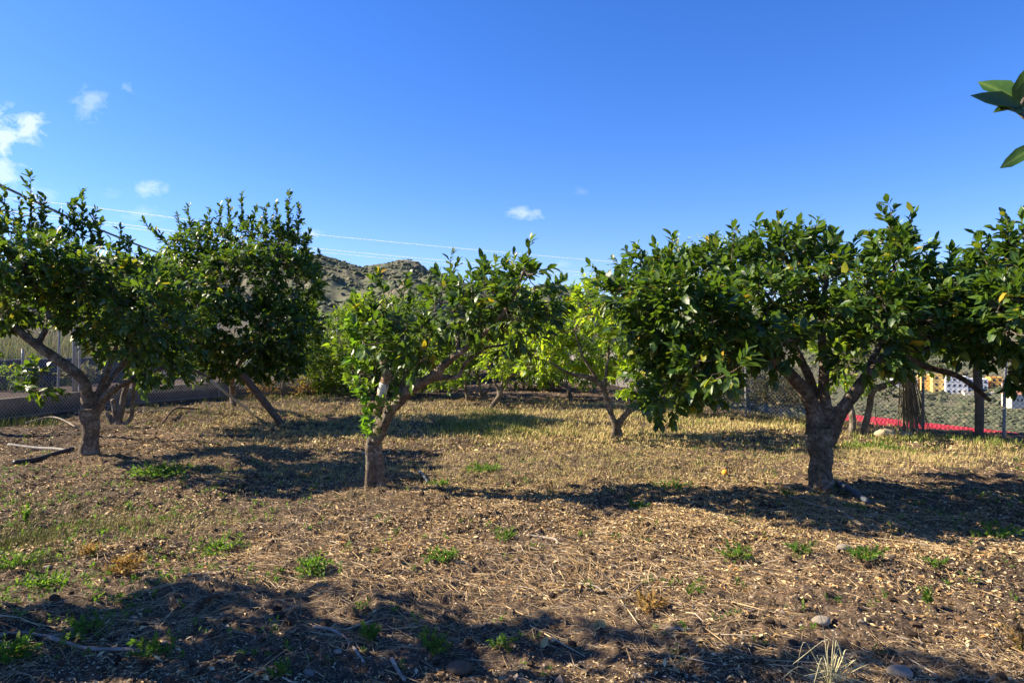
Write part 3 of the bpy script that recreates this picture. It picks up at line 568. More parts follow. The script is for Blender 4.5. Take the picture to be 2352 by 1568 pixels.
def fence(label, line, h, post_ts, wm, z0f=0.0, cell=.055, r=.0022, post_r=.022, cat='fence', rails=True, pm=M_GALV):
    p0 = line[0]; root = empty('chain_link_fence', (p0[0], p0[1], 0)); tag(root, label, cat)
    mb = MB(); rls = [MB(), MB(), MB()]
    for a, b in zip(line[:-1], line[1:]):
        n = max(1, int(math.dist(a, b)/1.2)); pa = np.array(a, float); pb = np.array(b, float)
        for i in range(n):
            q0 = pa+(pb-pa)*i/n; q1 = pa+(pb-pa)*(i+1)/n
            mesh_panel(mb, q0, q1, z0f, h, cell, r)
            for rl, z in zip(rls, (z0f+.03, (h+z0f)/2, h)):
                rl.tubes(np.array([[*q0, z]]), np.array([[*q1, z+.01]]), .003, .003, 4)
    mb.build('wire_mesh', wm, root, smooth=False); [rl.build('tension_wire', wm, root, smooth=False) for rl in rls]
    for (x, y, hh, lean) in post_ts:
        m = MB(); m.tube(cr([(x, y, -.1), (x+lean*.5, y, hh*.5), (x+lean, y, hh)], 3), post_r, 8); m.build('post', pm, root)
    return root
def onl(line, t):
    t = t*(len(line)-1); i = min(int(t), len(line)-2); f = t-i; return line[i][0]*(1-f)+line[i+1][0]*f, line[i][1]*(1-f)+line[i+1][1]*f
pl = []
for (px, py, hh, ln_) in [(52,950,1.3,0),(132,940,2.0,.05),(183,944,2.1,0),(375,925,2.0,.1),(438,920,1.9,.12),(503,917,2.2,0),(619,909,2.2,0),(632,908,2.1,0),(675,906,2.1,0),(715,905,2.4,0),(775,902,2.2,0)]:
    d = CAMH*FP/(py-784); pl.append(((px-1176)/FP*d, d, hh, ln_))
FLf = [(x*0.992, y*0.992) for x, y in FL]
fence('long chain link fence curving along the left side above a low wall', FLf, 2.15, pl, M_WIRE, 0.06, .06, .0026)
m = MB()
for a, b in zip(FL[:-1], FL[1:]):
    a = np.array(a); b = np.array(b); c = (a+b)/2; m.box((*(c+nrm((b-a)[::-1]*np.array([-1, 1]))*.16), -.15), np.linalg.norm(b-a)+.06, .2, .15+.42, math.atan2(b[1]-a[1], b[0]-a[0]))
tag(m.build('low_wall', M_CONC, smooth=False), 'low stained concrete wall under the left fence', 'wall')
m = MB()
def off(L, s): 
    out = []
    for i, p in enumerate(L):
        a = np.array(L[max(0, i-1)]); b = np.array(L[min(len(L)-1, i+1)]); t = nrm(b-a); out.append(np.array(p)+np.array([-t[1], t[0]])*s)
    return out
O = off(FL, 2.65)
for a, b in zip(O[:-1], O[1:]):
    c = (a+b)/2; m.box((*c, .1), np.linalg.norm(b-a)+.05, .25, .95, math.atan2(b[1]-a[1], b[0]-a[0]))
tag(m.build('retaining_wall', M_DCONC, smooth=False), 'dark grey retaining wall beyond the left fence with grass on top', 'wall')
m = MB()
c1 = off(FL, .3); c2 = off(FL, 2.5); v = [(*p, H(np.array([p[0]]), np.array([p[1]]))[0]*0+.42) for p in c1]+[(*p, .46) for p in c2]; n = len(c1)
m.add(v, [(i, i+1, n+i+1, n+i) for i in range(n-1)]); tag(m.build('terrace_soil', noisy('red_soil', (.022, .014, .009), (.065, .034, .02), 3, .95, .4, .02), smooth=False), kind='structure')
# tall rail on posts, left
root = empty('steel_rail', (-10.2, 10.5, 0)); tag(root, 'tall steel frame with one long dark rail rising above the left trees', 'frame')
m = MB(); m.tube(np.array([P(-260,318,10.5), P(0,425,12.4), P(160,500,14.3), P(330,568,17.5), P(420,600,20)]), .024, 8); m.build('rail', noisy('dark_pipe', (.10, .095, .09), (.2, .19, .18), 9, .6, .1), root)
for (px, py, d) in [(172,593,14.0),(-240,330,10.5)]:
    t = P(px, py, d); m = MB(); m.tube(np.array([(t[0], t[1], 0), tuple(t)]), .05, 8); m.build('post', M_GALV, root)
# right fence
pr = []
for (px, py, hh, ln_) in [(2305,1010,1.25,.03),(2560,1050,1.9,0),(1713,963,1.5,0),(1640,950,1.6,0),(1604,942,1.7,0),(1500,915,1.8,0),(1890,975,1.8,0),(2120,992,1.8,0)]:
    d = CAMH*FP/(py-784); pr.append(((px-1176)/FP*d, d, hh, ln_))
fence('rusty chain link fence along the right edge of the grove above the valley', FR, 1.75, pr, M_WIREB, -.12, .056, .0028)
x, y = G(2248, 1006); m = MB(); m.tube(cr([(x, y, -.1), (x+.01, y, .5), (x-.02, y, 1.0), (x, y, 1.55)], 5), .062, 10, rough=.1); tag(m.build('timber_post', M_TIMBER, loc=(x, y, 0)), 'thick dark timber post standing in front of the right fence', 'post')
# props under the left trees
a = P(650,977,11.9); b = P(556,858,11.7); m = MB(); t = nrm(b-a); m.tube(np.linspace(a-t*.1, b, 8), .062, 4, rough=.05); tag(m.build('timber_prop', M_TIMBER, loc=tuple(a), smooth=False), 'thick dark squared timber propping a bough, leaning left', 'prop')
a = P(582,952,13.2); b = P(484,874,11.0); m = MB(); m.tube(np.linspace(a, b, 5), .022, 8); tag(m.build('prop_pole', M_POLE, loc=tuple(a)), 'thin pale pole leaning left of the timber prop', 'pole')
# hanging dry bundle
root = None; m = MB(); top = P(2082,852,10.45)
for i in range(95):
    f = RNG.uniform(-1, 1); e = RNG.uniform(-1, 1); l = RNG.uniform(.75, 1.04); q = P(2095+f*25+8*max(f, 0), 996, 10.5); s0 = top+np.array([f*.07, e*.07, RNG.uniform(-.03, .05)]); q = s0+(q+np.array([0, e*.16, 0])-s0)*l
    mid = (s0+q)/2+RNG.normal(0, .02, 3); m.tube(cr([s0, mid, q], 3), RNG.uniform(.003, .008), 4, cap=False)
tag(m.build('reed_bundle', noisy('dry_reeds', (.10, .075, .05), (.42, .33, .22), 2, .9, .2, .003), loc=tuple(top)), 'shaggy bundle of dry brown reeds hanging to the ground by the right fence', 'reed bundle')
# red roof below the right fence
Ab = P(1860,941,17.5); Bb = P(2345,994,12.6); nrmv = np.array([.55, .83, 0]); W = 2.0
A0 = Ab-nrmv*W-np.array([0, 0, .40]); B0 = Bb-nrmv*W-np.array([0, 0, .40])
nn_ = 110; pts = []
root = empty('low_shed', tuple(A0-np.array([0, 0, 2.2]))); tag(root, 'low shed with a red corrugated roof just below the right fence', 'shed')
for i in range(nn_+1):
    t = i/nn_; e = A0+(B0-A0)*t; z = .006*math.cos(i*math.pi); pts += [e+np.array([0, 0, z]), e+nrmv*W+np.array([0, 0, .40+z])]
m = MB(); m.add(pts, [(2*i, 2*i+2, 2*i+3, 2*i+1) for i in range(nn_)]); o = m.build('roof', noisy('red_roof', (.30, .020, .030), (.38, .035, .045), 3, .6, .1, .003), root, smooth=False)
sm = o.modifiers.new('s', 'SOLIDIFY'); sm.thickness = .02
m = MB(); c = (A0+B0)/2+nrmv*1.0; m.box((c[0], c[1], c[2]-2.4), np.linalg.norm((B0-A0)[:2])*.97, 1.7, 2.3, math.atan2((B0-A0)[1], (B0-A0)[0])); m.build('wall', M_CONC, root, smooth=False)
# far buildings (houses across the valley)
M_WIN = noisy('window_glass', (.03, .035, .045), (.06, .07, .08), 3, .3, 0)
M_TILE = noisy('roof_tile', (.30, .13, .085), (.45, .22, .15), .6, .9, .3, .05)
def wallm(n, c): return noisy(n, tuple(.88*k for k in c), c, .3, .9, .1, .02)
M_YEL = wallm('yellow_paint', (.80, .55, .20)); M_WHT = wallm('white_paint', (.76, .77, .78)); M_PNK = wallm('pink_paint', (.70, .52, .44)); M_ORA = wallm('orange_paint', (.78, .42, .12)); M_CRM = wallm('cream_paint', (.72, .64, .50))
def house(label, x0, y0, x1, y1, d, wm, rows=2, cols=2, tile=False, depth=9, rz=.0, group='houses across the valley', step=None):
    L = P(x0, y1, d); R = P(x1, y1, d); top = P(x0, y0, d)[2]; w_ = R[0]-L[0]; c = np.array([(L[0]+R[0])/2, d+depth/2, L[2]]); hgt = top-L[2]
    az = -math.atan2(c[0], c[1])*.5+rz
    root = empty('house', tuple(c)); root.rotation_euler = (0, 0, az); tag(root, label, 'house', group)
    z = np.array([0., 0, 0]); bb = MB().box((0, 0, -6), w_, depth, hgt+6); bb.v = bb.v
    o = bb.build('wall', wm, None, smooth=False); o.parent = root
    if tile:
        m = MB(); a, b = w_/2+.4, depth/2+.4; rh = min(w_, depth)*.22
        m.add([(-a,-b,hgt),(a,-b,hgt),(a,b,hgt),(-a,b,hgt),(-a*.5,0,hgt+rh),(a*.5,0,hgt+rh)], [(0,1,5,4),(2,3,4,5)]); m.f.setdefault(3, []).append(np.array([(1,2,5),(3,0,4)]))
        m.f[4].append(np.array([(3,2,1,0)])); o = m.build('roof', M_TILE, None, smooth=False); o.parent = root
    else:
        m = MB(); m.box((0, -depth/2+.1, hgt+.003), w_+.3, .3, .5); m.box((0, depth/2-.1, hgt+.003), w_+.3, .3, .5); m.box((-w_/2, 0, hgt+.004), .3, depth-.6, .5); m.box((w_/2, 0, hgt+.004), .3, depth-.6, .5)
        o = m.build('parapet', wm if not step else step, None, smooth=False); o.parent = root
    for i in range(cols):
        for j in range(rows):
            m = MB().box(((i+.5)/cols*w_-w_/2, -depth/2-.02, (j+.4)/rows*hgt), min(1.3, w_/cols*.4), .12, 1.3); o = m.build('window', M_WIN, None, smooth=False); o.parent = root
    return root
# pixel boxes of the houses in the photograph's valley
hs = [('small white block house with a red parapet, leftmost across the valley',2085,868,2110,889,400,M_WHT,1,2,False,.15,M_PNK),
 ('white bungalow partly behind the reed bundle',2060,872,2086,888,410,M_WHT,1,2,False,.0,None),
 ('low yellow house with a terrace joined left of the yellow block',2123,864,2152,876,396,M_YEL,1,2,False,.0,None),
 ('tall yellow apartment block in the middle of the valley houses',2150,862,2180,905,390,M_YEL,3,2,False,.0,None),
 ('tall white apartment block right beside the yellow block',2181.5,866,2226,907,385,M_WHT,3,4,False,.0,None),
 ('cream garage building below the white apartment block',2226,902,2286,922,378,M_CRM,1,4,False,.0,None),
 ('white terrace house with dark windows, behind the timber post',2228,872,2272,897,388,M_WHT,2,4,False,.0,None),
 ('orange house right of the timber post',2284,868,2308,893,386,M_ORA,2,2,False,.0,None),
 ('pale pink house beside the orange house',2309,880,2324,908,384,M_PNK,2,1,False,.0,None),
 ('white farm building low on the right slope',2328,906,2362,932,340,M_CRM,1,4,True,.2,None),
 ('white house with a tiled gable above the orange house',2252,850,2282,868,440,M_WHT,1,3,True,.1,None),
 ('long white row house with a tiled roof on the upper lane',2198,846,2238,860,450,M_WHT,1,4,True,-.1,None),
 ('pink house at the top of the lane',2158,848,2190,856,455,M_PNK,1,3,True,.0,None),
 ('small white tiled house at the left end of the upper lane',2126,851,2150,860,460,M_WHT,1,2,True,.1,None),
 ('white hillside house glimpsed above the arching branch',2220,826,2240,838,520,M_WHT,1,2,False,.0,None),
 ('pale house glimpsed between the leaves above the right fence',2040,862,2060,874,470,M_CRM,1,2,True,.0,None),
 ('pinkish house seen through the large right tree',1600,870,1640,888,420,M_PNK,1,3,True,.0,None),
 ('white house seen through the leaves left of the large trunk',1690,868,1720,880,430,M_WHT,1,2,False,.0,None)]
for (lb, x0, y0, x1, y1, d, wm, r_, c_, tl, rz, st) in hs: house(lb, x0, y0, x1, y1, d, wm, r_, c_, tl, 9, rz, step=st)
# yard buildings behind the grove
def building(name, label, cat, x0, y0, x1, y1, d, wm, depth, win=()):
    L = P(x0, y1, d); R = P(x1, y0, d); root = empty(name, ((L[0]+R[0])/2, d+depth/2, 0)); tag(root, label, cat)
    o = MB().box((root.location[0], root.location[1], -1.0), R[0]-L[0], depth, R[2]+1.0).build('wall', wm, root, smooth=False)
    m = MB(); m.box((root.location[0], root.location[1], R[2]), R[0]-L[0]+.5, depth+.5, .12); m.build('roof', M_TILE, root, smooth=False)
    for (wx, wy, ww, wh) in win:
        q = P(wx, wy, d); m = MB().box((q[0], d-.02, q[2]), ww, .1, wh); m.build('window', M_WIN, root, smooth=False)
    return root
building('white_outbuilding', 'cream white outbuilding with a grey window behind the centre trees', 'outbuilding', 1085, 820, 1150, 900, 30, M_CRM, 5, [(1120,882,.5,.6)])
root = empty('board_fence', (4.0, 22, 0)); tag(root, 'weathered grey vertical board fence at the back right', 'fence')
p, q = np.array(P(1290,905,25)), np.array(P(1480,905,22)); 
for i in range(26):
    t = i/25; c = p+(q-p)*t; hgt = 1.25+RNG.uniform(-.06, .1); m = MB().box((c[0], c[1], -.1), .17, .03, hgt, math.atan2((q-p)[1], (q-p)[0])+RNG.uniform(-.04, .04)); m.build('board', M_BOARD, root, smooth=False)
m = MB(); a = P(1222,868,22); b = P(1240,905,21); m.tube(np.linspace(b, a, 4), .10, 4); tag(m.build('leaning_board', M_BOARD, loc=tuple(b), smooth=False), 'broad pale plank leaning beside the dry palm heap', 'plank')
# dry palm heap
LV = Leaves(); c = P(1255,905,20.5); n = 260; ax = nrm(RNG.normal(size=(n, 3))*np.array([1, .5, .7])+np.array([-.4, 0, .45])); LV.add(c+RNG.normal(0, 1, (n, 3))*np.array([.35, .2, .1])+np.array([0, 0, .15]), ax, RNG.normal(size=(n, 3)), RNG.uniform(.4, .9, n), .035, False)
tag(LV.mb.build('palm_frond_heap', noisy('dry_fronds', (.05, .04, .03), (.2, .14, .09), 4, .9, .2), loc=tuple(c), uvs=np.concatenate(LV.uv)), 'heap of dead palm fronds under the back trees', 'frond heap')
# power lines
def power(label, pts, r):
    W = cr([P(x, y, d) for x, y, d in pts], 8); m = MB(); m.tube(W, r, 5); tag(m.build('power_line', M_PLINE), label, 'power line', 'power lines over the grove')
M_PLINE, nt_, b_ = mat('sunlit_cable', .4, .5); b_.inputs['Base Color'].default_value = (.85, .92, 1, 1); t_ = nt_.nodes.new('ShaderNodeBsdfTranslucent'); t_.inputs[0].default_value = (.95, .98, 1, 1); m_ = nt_.nodes.new('ShaderNodeMixShader'); m_.inputs[0].default_value = .58; nt_.links.new(b_.outputs[0], m_.inputs[1]); nt_.links.new(t_.outputs[0], m_.inputs[2]); nt_.links.new(m_.outputs[0], nt_.nodes['Material Output'].inputs[0])  # translucent mix gives the cables a sunlit look on their unlit side
power('highest pale overhead power line above the centre tree', [(-200,430,70),(200,475,80),(740,540,98),(1440,604,125),(1900,636,150)], .045)
power('middle pale overhead power line', [(-200,462,70),(205,505,80),(720,570,98),(1380,629,125),(1900,668,150)], .045)
power('lowest pale overhead power line, close under the middle one', [(-200,470,70.5),(205,512,80.5),(720,577,98.5),(1340,633,125),(1900,676,150)], .035)
# ------------------------------------------------------------ shrubs: hedge on right fence, far scrub
def bush(label, c, R, n, lm, L=.05, dry=False, cat='shrub', group=None, name='shrub', hi=False, nl=8):
    root = empty(name, (c[0], c[1], Hz(c[0], c[1]))); tag(root, label, cat, group); W = MB(); LV = Leaves()
    u = nrm(RNG.normal(size=(n, 3))); u[:, 2] = np.abs(u[:, 2]); p = np.array(c)+u*np.array(R)*(RNG.uniform(.1, 1, n)**.5)[:, None]
    grow(W, np.array([[c[0], c[1], root.location[2]-.03]]), p, .0025)
    shoots(LV, W, p, nrm(u+np.array([0, 0, .4])+RNG.normal(0, .5, p.shape)), RNG.uniform(.08, .25, n), nl, L, hi, wr=.002)
    W.build('stems', M_BARKD if not dry else M_TIMBER, root); LV.build('foliage', lm, root); return root
M_OLIVE = leafmat('olive_leaf', [(0, (.07, .09, .05)), (.5, (.13, .14, .08)), (.85, (.24, .21, .13)), (1, (.3, .16, .09))], (.2, .2, .08), .2, .7, .15)
bl = [(1660,955,60,70),(1735,960,55,75),(1800,965,60,70),(1850,968,45,60),(1600,930,30,45)]
nm_ = ['tangled dry bush on the right fence below the hanging bough','wide tangle of dry creeper left of the large right trunk','grey green creeper mound on the fence, second from the large trunk','creeper close against the left of the large right trunk','small scrub clump at the back corner of the right fence']
for (px, py, rx, ry), lb in zip(bl, nm_):
    x, y = G(px, py); k = y/FP; bush(lb, (x, y+.3, .25), (rx*k, .35, ry*k*1.25), 200, M_OLIVE, .045, group='bushes along the right fence')
bush('small leafy shrub beside the two trunks by the right fence', (*G(2025, 990), .45), (.12, .12, .5), 26, M_LEAF, .06)
bush('green bush seen through the left fence', (*G(415, 915), .9), (.4, .3, .45), 90, M_LEAFM, .06)
for k, (t_, lb) in enumerate([(.16,'green bush behind the left fence, nearest the left edge'),(.27,'low bush behind the left fence under the gnarled tree limb'),(.40,'dark bush on the terrace right of the gnarled left trunk'),(.62,'bush on the terrace behind the tall dense tree'),(.75,'bush on the terrace behind the slender trunk')]):
    q_ = onl([tuple(p) for p in off(FL, 1.7)], t_); bush(lb, (q_[0], q_[1], .62), (.55, .3, .32), 80, M_LEAFM if k % 2 else M_OLIVE, .07, group='bushes behind the left fence')
lbs = ['yellowing weed clump at the foot of the back fence, left of the slender trunk','yellowing weed clump right of the slender trunk','leafy weed clump left of the centre tree at the back','tall dry weed clump at the fence end behind the centre tree']
for (px, py, rr), lb in zip([(605,915,.35),(700,912,.3),(760,908,.4),(820,905,.5)], lbs): bush(lb, (*G(px, py), .12), (rr, .25, .4), 70, M_DRYWEED if 'yellow' in lb else M_WEED, .06, group='weed clumps at the foot of the back fence')
# scrub on far slopes (one mass)
def scrub():
    n = 60000; az = RNG.uniform(-.78, .78, n); r = RNG.uniform(.02, 1, n)**.6*860+60
    x = np.sin(az)*r; y = np.cos(az)*r; k = fbm(x*.01, y*.01, o=4, s=77) > RNG.uniform(.25, .60, n); right = (az > .35) & (r < 420)
    k |= right; x, y, r = x[k], y[k], r[k]; z = H(x, y, False); n = len(x); s = np.where((az[k] > .35) & (r < 420), RNG.uniform(.25, 1.7, n), np.minimum(.6+2.8*RNG.random(n)**4, 2.8))
    ico = bpy.data.meshes.new('t'); import bmesh; bm = bmesh.new(); bmesh.ops.create_icosphere(bm, subdivisions=1, radius=1); v = np.array([q.co[:] for q in bm.verts]); f = np.array([[q.index for q in t.verts] for t in bm.faces]); bm.free()
    j = 1+RNG.normal(0, .28, (n, len(v)))
    q = v[None]*j[..., None]*s[:, None, None]*np.array([1, 1, .7])+np.stack([x, y, z], -1)[:, None]
    mb = MB(); mb.add(q.reshape(-1, 3), (f[None]+(np.arange(n)*len(v))[:, None, None]).reshape(-1, 3))
    m, nt, b = mat('scrub', .9, .1); g = nn(nt, 'ShaderNodeNewGeometry')
    nt.links.new(ramp(nt, g.outputs['Random Per Island'], [(0, (.068, .080, .050)), (.45, (.088, .100, .060)), (.8, (.115, .122, .075)), (1, (.15, .13, .09))]), b.inputs['Base Color'])
    tag(mb.build('hill_scrub', m, smooth=False), kind='stuff')
scrub()
# ------------------------------------------------------------ ground litter
def bare(x, y):
    d = np.ones_like(x)
    for (px, py, rx, ry) in [(900,1160,120,30),(1900,1190,150,28),(700,1165,110,22),(1350,1230,120,25),(1180,1420,420,60),(1000,1500,420,50),(2000,1220,160,22),(650,1420,300,50)]:
        gx, gy = G(px, py); sx = rx/FP*gy; sy = gy*ry/(py-784); d *= 1-.92*np.exp(-((x-gx)/sx)**2-((y-gy)/sy)**2)
    return d
def rich(x, y):
    d = np.zeros_like(x)
    for (px, py, rx, ry) in [(1750,1245,420,55),(1250,1190,260,45),(1350,1010,600,45),(500,1000,400,40),(2050,1330,260,40),(1500,1130,300,50)]:
        gx, gy = G(px, py); sx = rx/FP*gy; sy = gy*ry/(py-784); d += np.exp(-((x-gx)/sx)**2-((y-gy)/sy)**2)
    return np.minimum(d, 1)
def scatter(n, rmin, rmax, pw=1.0, half=.80):
    r = rmin*(rmax/rmin)**RNG.uniform(0, 1, n)**pw; u = RNG.uniform(-half, half, n); return u*r, r
def inside(x, y): return (side(x, y, FL, 1) < .0) & (side(x, y, FR, -1) < .1)
M_LIT = bpy.data.materials.new('litter'); M_LIT.use_nodes = True
def litmat(name, stops, rough=.8, spec=.2):
    m, nt, b = mat(name, rough, spec); g = nn(nt, 'ShaderNodeNewGeometry')
    nt.links.new(mixc(nt, 1.0, ramp(nt, g.outputs['Random Per Island'], stops), ramp(nt, noise(nt, 45, 3), [(.3, (.7, .7, .7)), (.7, (1.15, 1.15, 1.15))]), 'MULTIPLY'), b.inputs['Base Color'])
    return m
M_LIT = litmat('dry_leaf_litter', [(0, (.06, .035, .018)), (.22, (.17, .10, .045)), (.42, (.36, .235, .105)), (.64, (.58, .42, .21)), (.86, (.66, .52, .30)), (.92, (.55, .26, .06)), (1, (.36, .31, .24))])
M_CHIP = litmat('chips', [(0, (.035, .024, .016)), (.45, (.11, .068, .036)), (.68, (.28, .18, .09)), (.86, (.60, .45, .27)), (1, (.72, .60, .42))])
M_STRAW = litmat('straw', [(0, (.17, .10, .05)), (.4, (.38, .25, .12)), (.75, (.60, .44, .23)), (1, (.45, .39, .30))])
M_CLOD = litmat('clods', [(0, (.03, .022, .016)), (.5, (.07, .046, .030)), (.85, (.12, .08, .05)), (1, (.22, .18, .15))], .95, .1)
def litter():
    LV = Leaves()
    for (n, r0, r1, s0, s1, hi) in [(60000,2.3,7,.012,.050,False),(110000,4.5,14,.014,.048,False),(30000,9,24,.05,.11,False)]:
        x, y = scatter(n, r0, r1); p = bare(x, y)*(.12+1.3*ss(.36, .60, fbm(x*1.3, y*1.3, o=3, s=61)))*np.where(y < 3.9, .28, 1)*(1+1.3*rich(x, y))
        k = (RNG.random(n) < p) & inside(x, y); x, y = x[k], y[k]; n2 = len(x); z = H(x, y)+RNG.uniform(.001, .012, n2)
        th = RNG.uniform(0, 6.28, n2); ax = np.stack([np.cos(th), np.sin(th), RNG.normal(0, .22, n2)], -1); no = np.stack([RNG.normal(0, .4, n2), RNG.normal(0, .4, n2), np.ones(n2)], -1)
        L = RNG.uniform(s0, s1, n2)*RNG.uniform(.6, 1.1, n2); LV.add(np.stack([x, y, z], -1), ax, no, L, L*RNG.uniform(.25, .5, n2), hi, .7, .35)
    tag(LV.mb.build('leaf_litter', M_LIT, uvs=np.concatenate(LV.uv)), kind='stuff')
    mb = MB()
    for (n, r0, r1, s) in [(170000,2.3,7,.0045),(120000,5,16,.010)]:
        x, y = scatter(n, r0, r1); k = (RNG.random(n) < (1+rich(x, y))*bare(x, y)*(.22+.75*ss(.36, .6, fbm(x*1.6+3, y*1.6, o=3, s=67)))) & inside(x, y); x, y = x[k], y[k]; n2 = len(x); z = H(x, y)+.002
        th = RNG.uniform(0, 6.28, n2); a = np.stack([np.cos(th), np.sin(th), RNG.normal(0, .3, n2)], -1); b = np.stack([-np.sin(th), np.cos(th), RNG.normal(0, .3, n2)], -1); c = np.stack([x, y, z], -1)
        l = (s*RNG.uniform(.5, 2.0, n2))[:, None]; w_ = l*RNG.uniform(.2, .6, n2)[:, None]
        q = np.stack([c-a*l-b*w_*.5, c-b*w_, c+a*l, c+b*w_*RNG.uniform(.4, 1.1, n2)[:, None]], 1); mb.add(q.reshape(-1, 3), np.arange(n2*4).reshape(-1, 4))
    tag(mb.build('mulch_chips', M_CHIP, smooth=False), kind='stuff')
    mb = MB()
    for (n, r0, r1, l0, l1, rr) in [(22000,2.3,6.5,.03,.18,.0009),(22000,4,13,.05,.24,.0016),(420,2.3,8,.12,.45,.003)]:
        x, y = scatter(n, r0, r1); k = (RNG.random(n) < .12+.9*ss(.42, .6, fbm(x*1.1+7, y*1.1, o=3, s=63))) & inside(x, y); x, y = x[k], y[k]; n2 = len(x); th = RNG.uniform(0, 6.28, n2); l = RNG.uniform(l0, l1, n2)
        bend = RNG.normal(0, .35, n2); dx, dy = np.cos(th), np.sin(th); pt = []
        for i, t in enumerate((0, .5, 1)):
            px = x+dx*l*t-dy*bend*l*t*(1-t); py = y+dy*l*t+dx*bend*l*t*(1-t); pt.append(np.stack([px, py, H(px, py)+rr+RNG.uniform(.002, .016, n2)], -1))
        mb.tubes(pt[0], pt[1], rr, rr, 3); mb.tubes(pt[1], pt[2], rr, rr*.6, 3)
    tag(mb.build('straw_litter', M_STRAW, smooth=False), kind='stuff')
    mb = MB(); n = 2600; x, y = scatter(n, 2.3, 11); k = inside(x, y); x, y = x[k], y[k]; n = len(x); z = H(x, y)
    v = np.array([(1,0,0),(-1,0,0),(0,1,0),(0,-1,0),(0,0,1),(0,0,-1)], float); v = np.concatenate([v, nrm(np.array([(a, b, c) for a in (-1,1) for b in (-1,1) for c in (-1,1)], float))])
    f = []
    for i, a in enumerate((1,-1)):
        pass
    import bmesh; bm = bmesh.new(); bmesh.ops.create_icosphere(bm, subdivisions=1, radius=1); v = np.array([q.co[:] for q in bm.verts]); f = np.array([[q.index for q in t.verts] for t in bm.faces]); bm.free()
    s = RNG.uniform(.2, 1, n)**3*.026+.003; q = v[None]*(1+RNG.normal(0, .22, (n, len(v))))[..., None]*s[:, None, None]*RNG.uniform(.6, 1.2, (n, 1, 3))+np.stack([x, y, z+s*.2], -1)[:, None]
    mb.add(q.reshape(-1, 3), (f[None]+(np.arange(n)*len(v))[:, None, None]).reshape(-1, 3)); tag(mb.build('soil_clods', M_CLOD, smooth=False), kind='stuff')
litter()
# ------------------------------------------------------------ grass
M_GRASS = litmat('grass_blades', [(0, (.09, .14, .02)), (.5, (.20, .25, .04)), (.8, (.27, .27, .07)), (1, (.45, .36, .16))], .6)
M_DGRASS = litmat('dry_grass_blades', [(0, (.28, .26, .07)), (.3, (.48, .37, .14)), (.7, (.66, .50, .24)), (1, (.26, .27, .06))], .7)
def blades(x, y, h, w_, name, m, lean=.5):
    n = len(x); th = RNG.uniform(0, 6.28, n); dx, dy = np.cos(th), np.sin(th); z = H(x, y); le = RNG.uniform(.1, 1, n)*lean; mb = MB()
    px, py = -dy, dx; P_ = []
    for t, ww in ((0, 1), (.55, .8), (1, .08)):
        cx = x+dx*h*le*t**1.7; cy = y+dy*h*le*t**1.7; cz = z+h*t*(1-.35*le*t)
        P_ += [np.stack([cx-px*w_*ww, cy-py*w_*ww, cz], -1), np.stack([cx+px*w_*ww, cy+py*w_*ww, cz], -1)]
    v = np.stack(P_, 1); b = (np.arange(n)*6)[:, None, None]; mb.add(v.reshape(-1, 3), (b+np.array([(0,1,3,2),(2,3,5,4)])[None]).reshape(-1, 4))
    tag(mb.build(name, m), kind='stuff')
def patch(lst):
    X, Y, Hh = [], [], []
    for (px, py, rx, ry, n, h) in lst:
        gx, gy = G(px, py); sx = rx/FP*gy; sy = gy*ry/(py-784); nc = max(3, n//9); cx = gx+RNG.normal(0, .5, nc)*sx; cy = gy+RNG.normal(0, .5, nc)*sy
        i = RNG.integers(0, nc, n); x = cx[i]+RNG.normal(0, .03, n); y = cy[i]+RNG.normal(0, .03, n); X.append(x); Y.append(y); Hh.append(h*RNG.uniform(.4, 1.2, n))
    X, Y, Hh = map(np.concatenate, (X, Y, Hh)); k = side(X, Y, FL, 1) < 0; return X[k], Y[k], Hh[k]
X, Y, h = patch([(1130,965,90,20,1500,.13),(1050,985,50,14,500,.12),(1200,1000,110,14,900,.08),(1500,960,120,10,500,.10),(1800,975,90,12,600,.10),(1570,975,80,8,400,.1),(2250,1012,150,12,1000,.10),(2330,1030,80,20,900,.12),(2060,1010,120,10,700,.09),(1990,1028,110,12,600,.06),
 (560,905,200,10,700,.10),(700,912,120,8,800,.12),(520,940,150,15,500,.07),(40,975,80,10,250,.2),(120,980,60,8,150,.16),(360,935,60,8,200,.1),(100,1150,140,30,500,.05),(250,1200,200,30,500,.05),(60,1230,80,30,700,.06),(150,1200,180,50,2500,.035),(60,1300,120,40,900,.05),(1130,985,150,18,2500,.12),(600,915,300,10,1500,.09),(2000,1030,200,16,1200,.07),(1550,1080,300,25,500,.05),(1400,1050,200,15,300,.05),(1900,1040,200,14,400,.07)])
blades(X, Y, h, np.where(Y > 9, .0035, .0018), 'grass', M_GRASS)
X, Y, h = patch([(1300,985,300,24,3600,.09),(1500,1000,260,22,2600,.08),(1150,1010,160,20,1400,.07),(1700,985,160,18,1500,.08),(560,935,220,20,1800,.08),(650,915,200,9,1300,.10),(400,955,160,12,700,.07),(1950,1050,200,18,900,.07),(2280,1040,140,22,1400,.07),(1300,925,180,10,1200,.09),(1000,920,150,10,700,.08),(1100,950,120,14,600,.07),
 (250,1190,260,40,1500,.04),(800,1010,200,20,600,.06),(1500,1060,420,34,1800,.05),(2150,1065,200,20,600,.05),(480,1050,200,20,500,.05),(1000,1060,250,30,500,.05),(1840,970,60,10,400,.1)])
X2, Y2, h2 = patch([(1200,960,750,40,34000,.085),(1900,985,300,22,2500,.07),(600,950,400,25,3500,.06),(1400,1030,420,30,6000,.05),(700,1000,300,40,5000,.05),(1176,1080,900,55,24000,.042),(1800,1200,500,60,4000,.03),(2050,1060,250,30,3500,.06),(300,1200,300,45,5000,.035)])
X, Y, h = np.concatenate([X, X2]), np.concatenate([Y, Y2]), np.concatenate([h, h2])
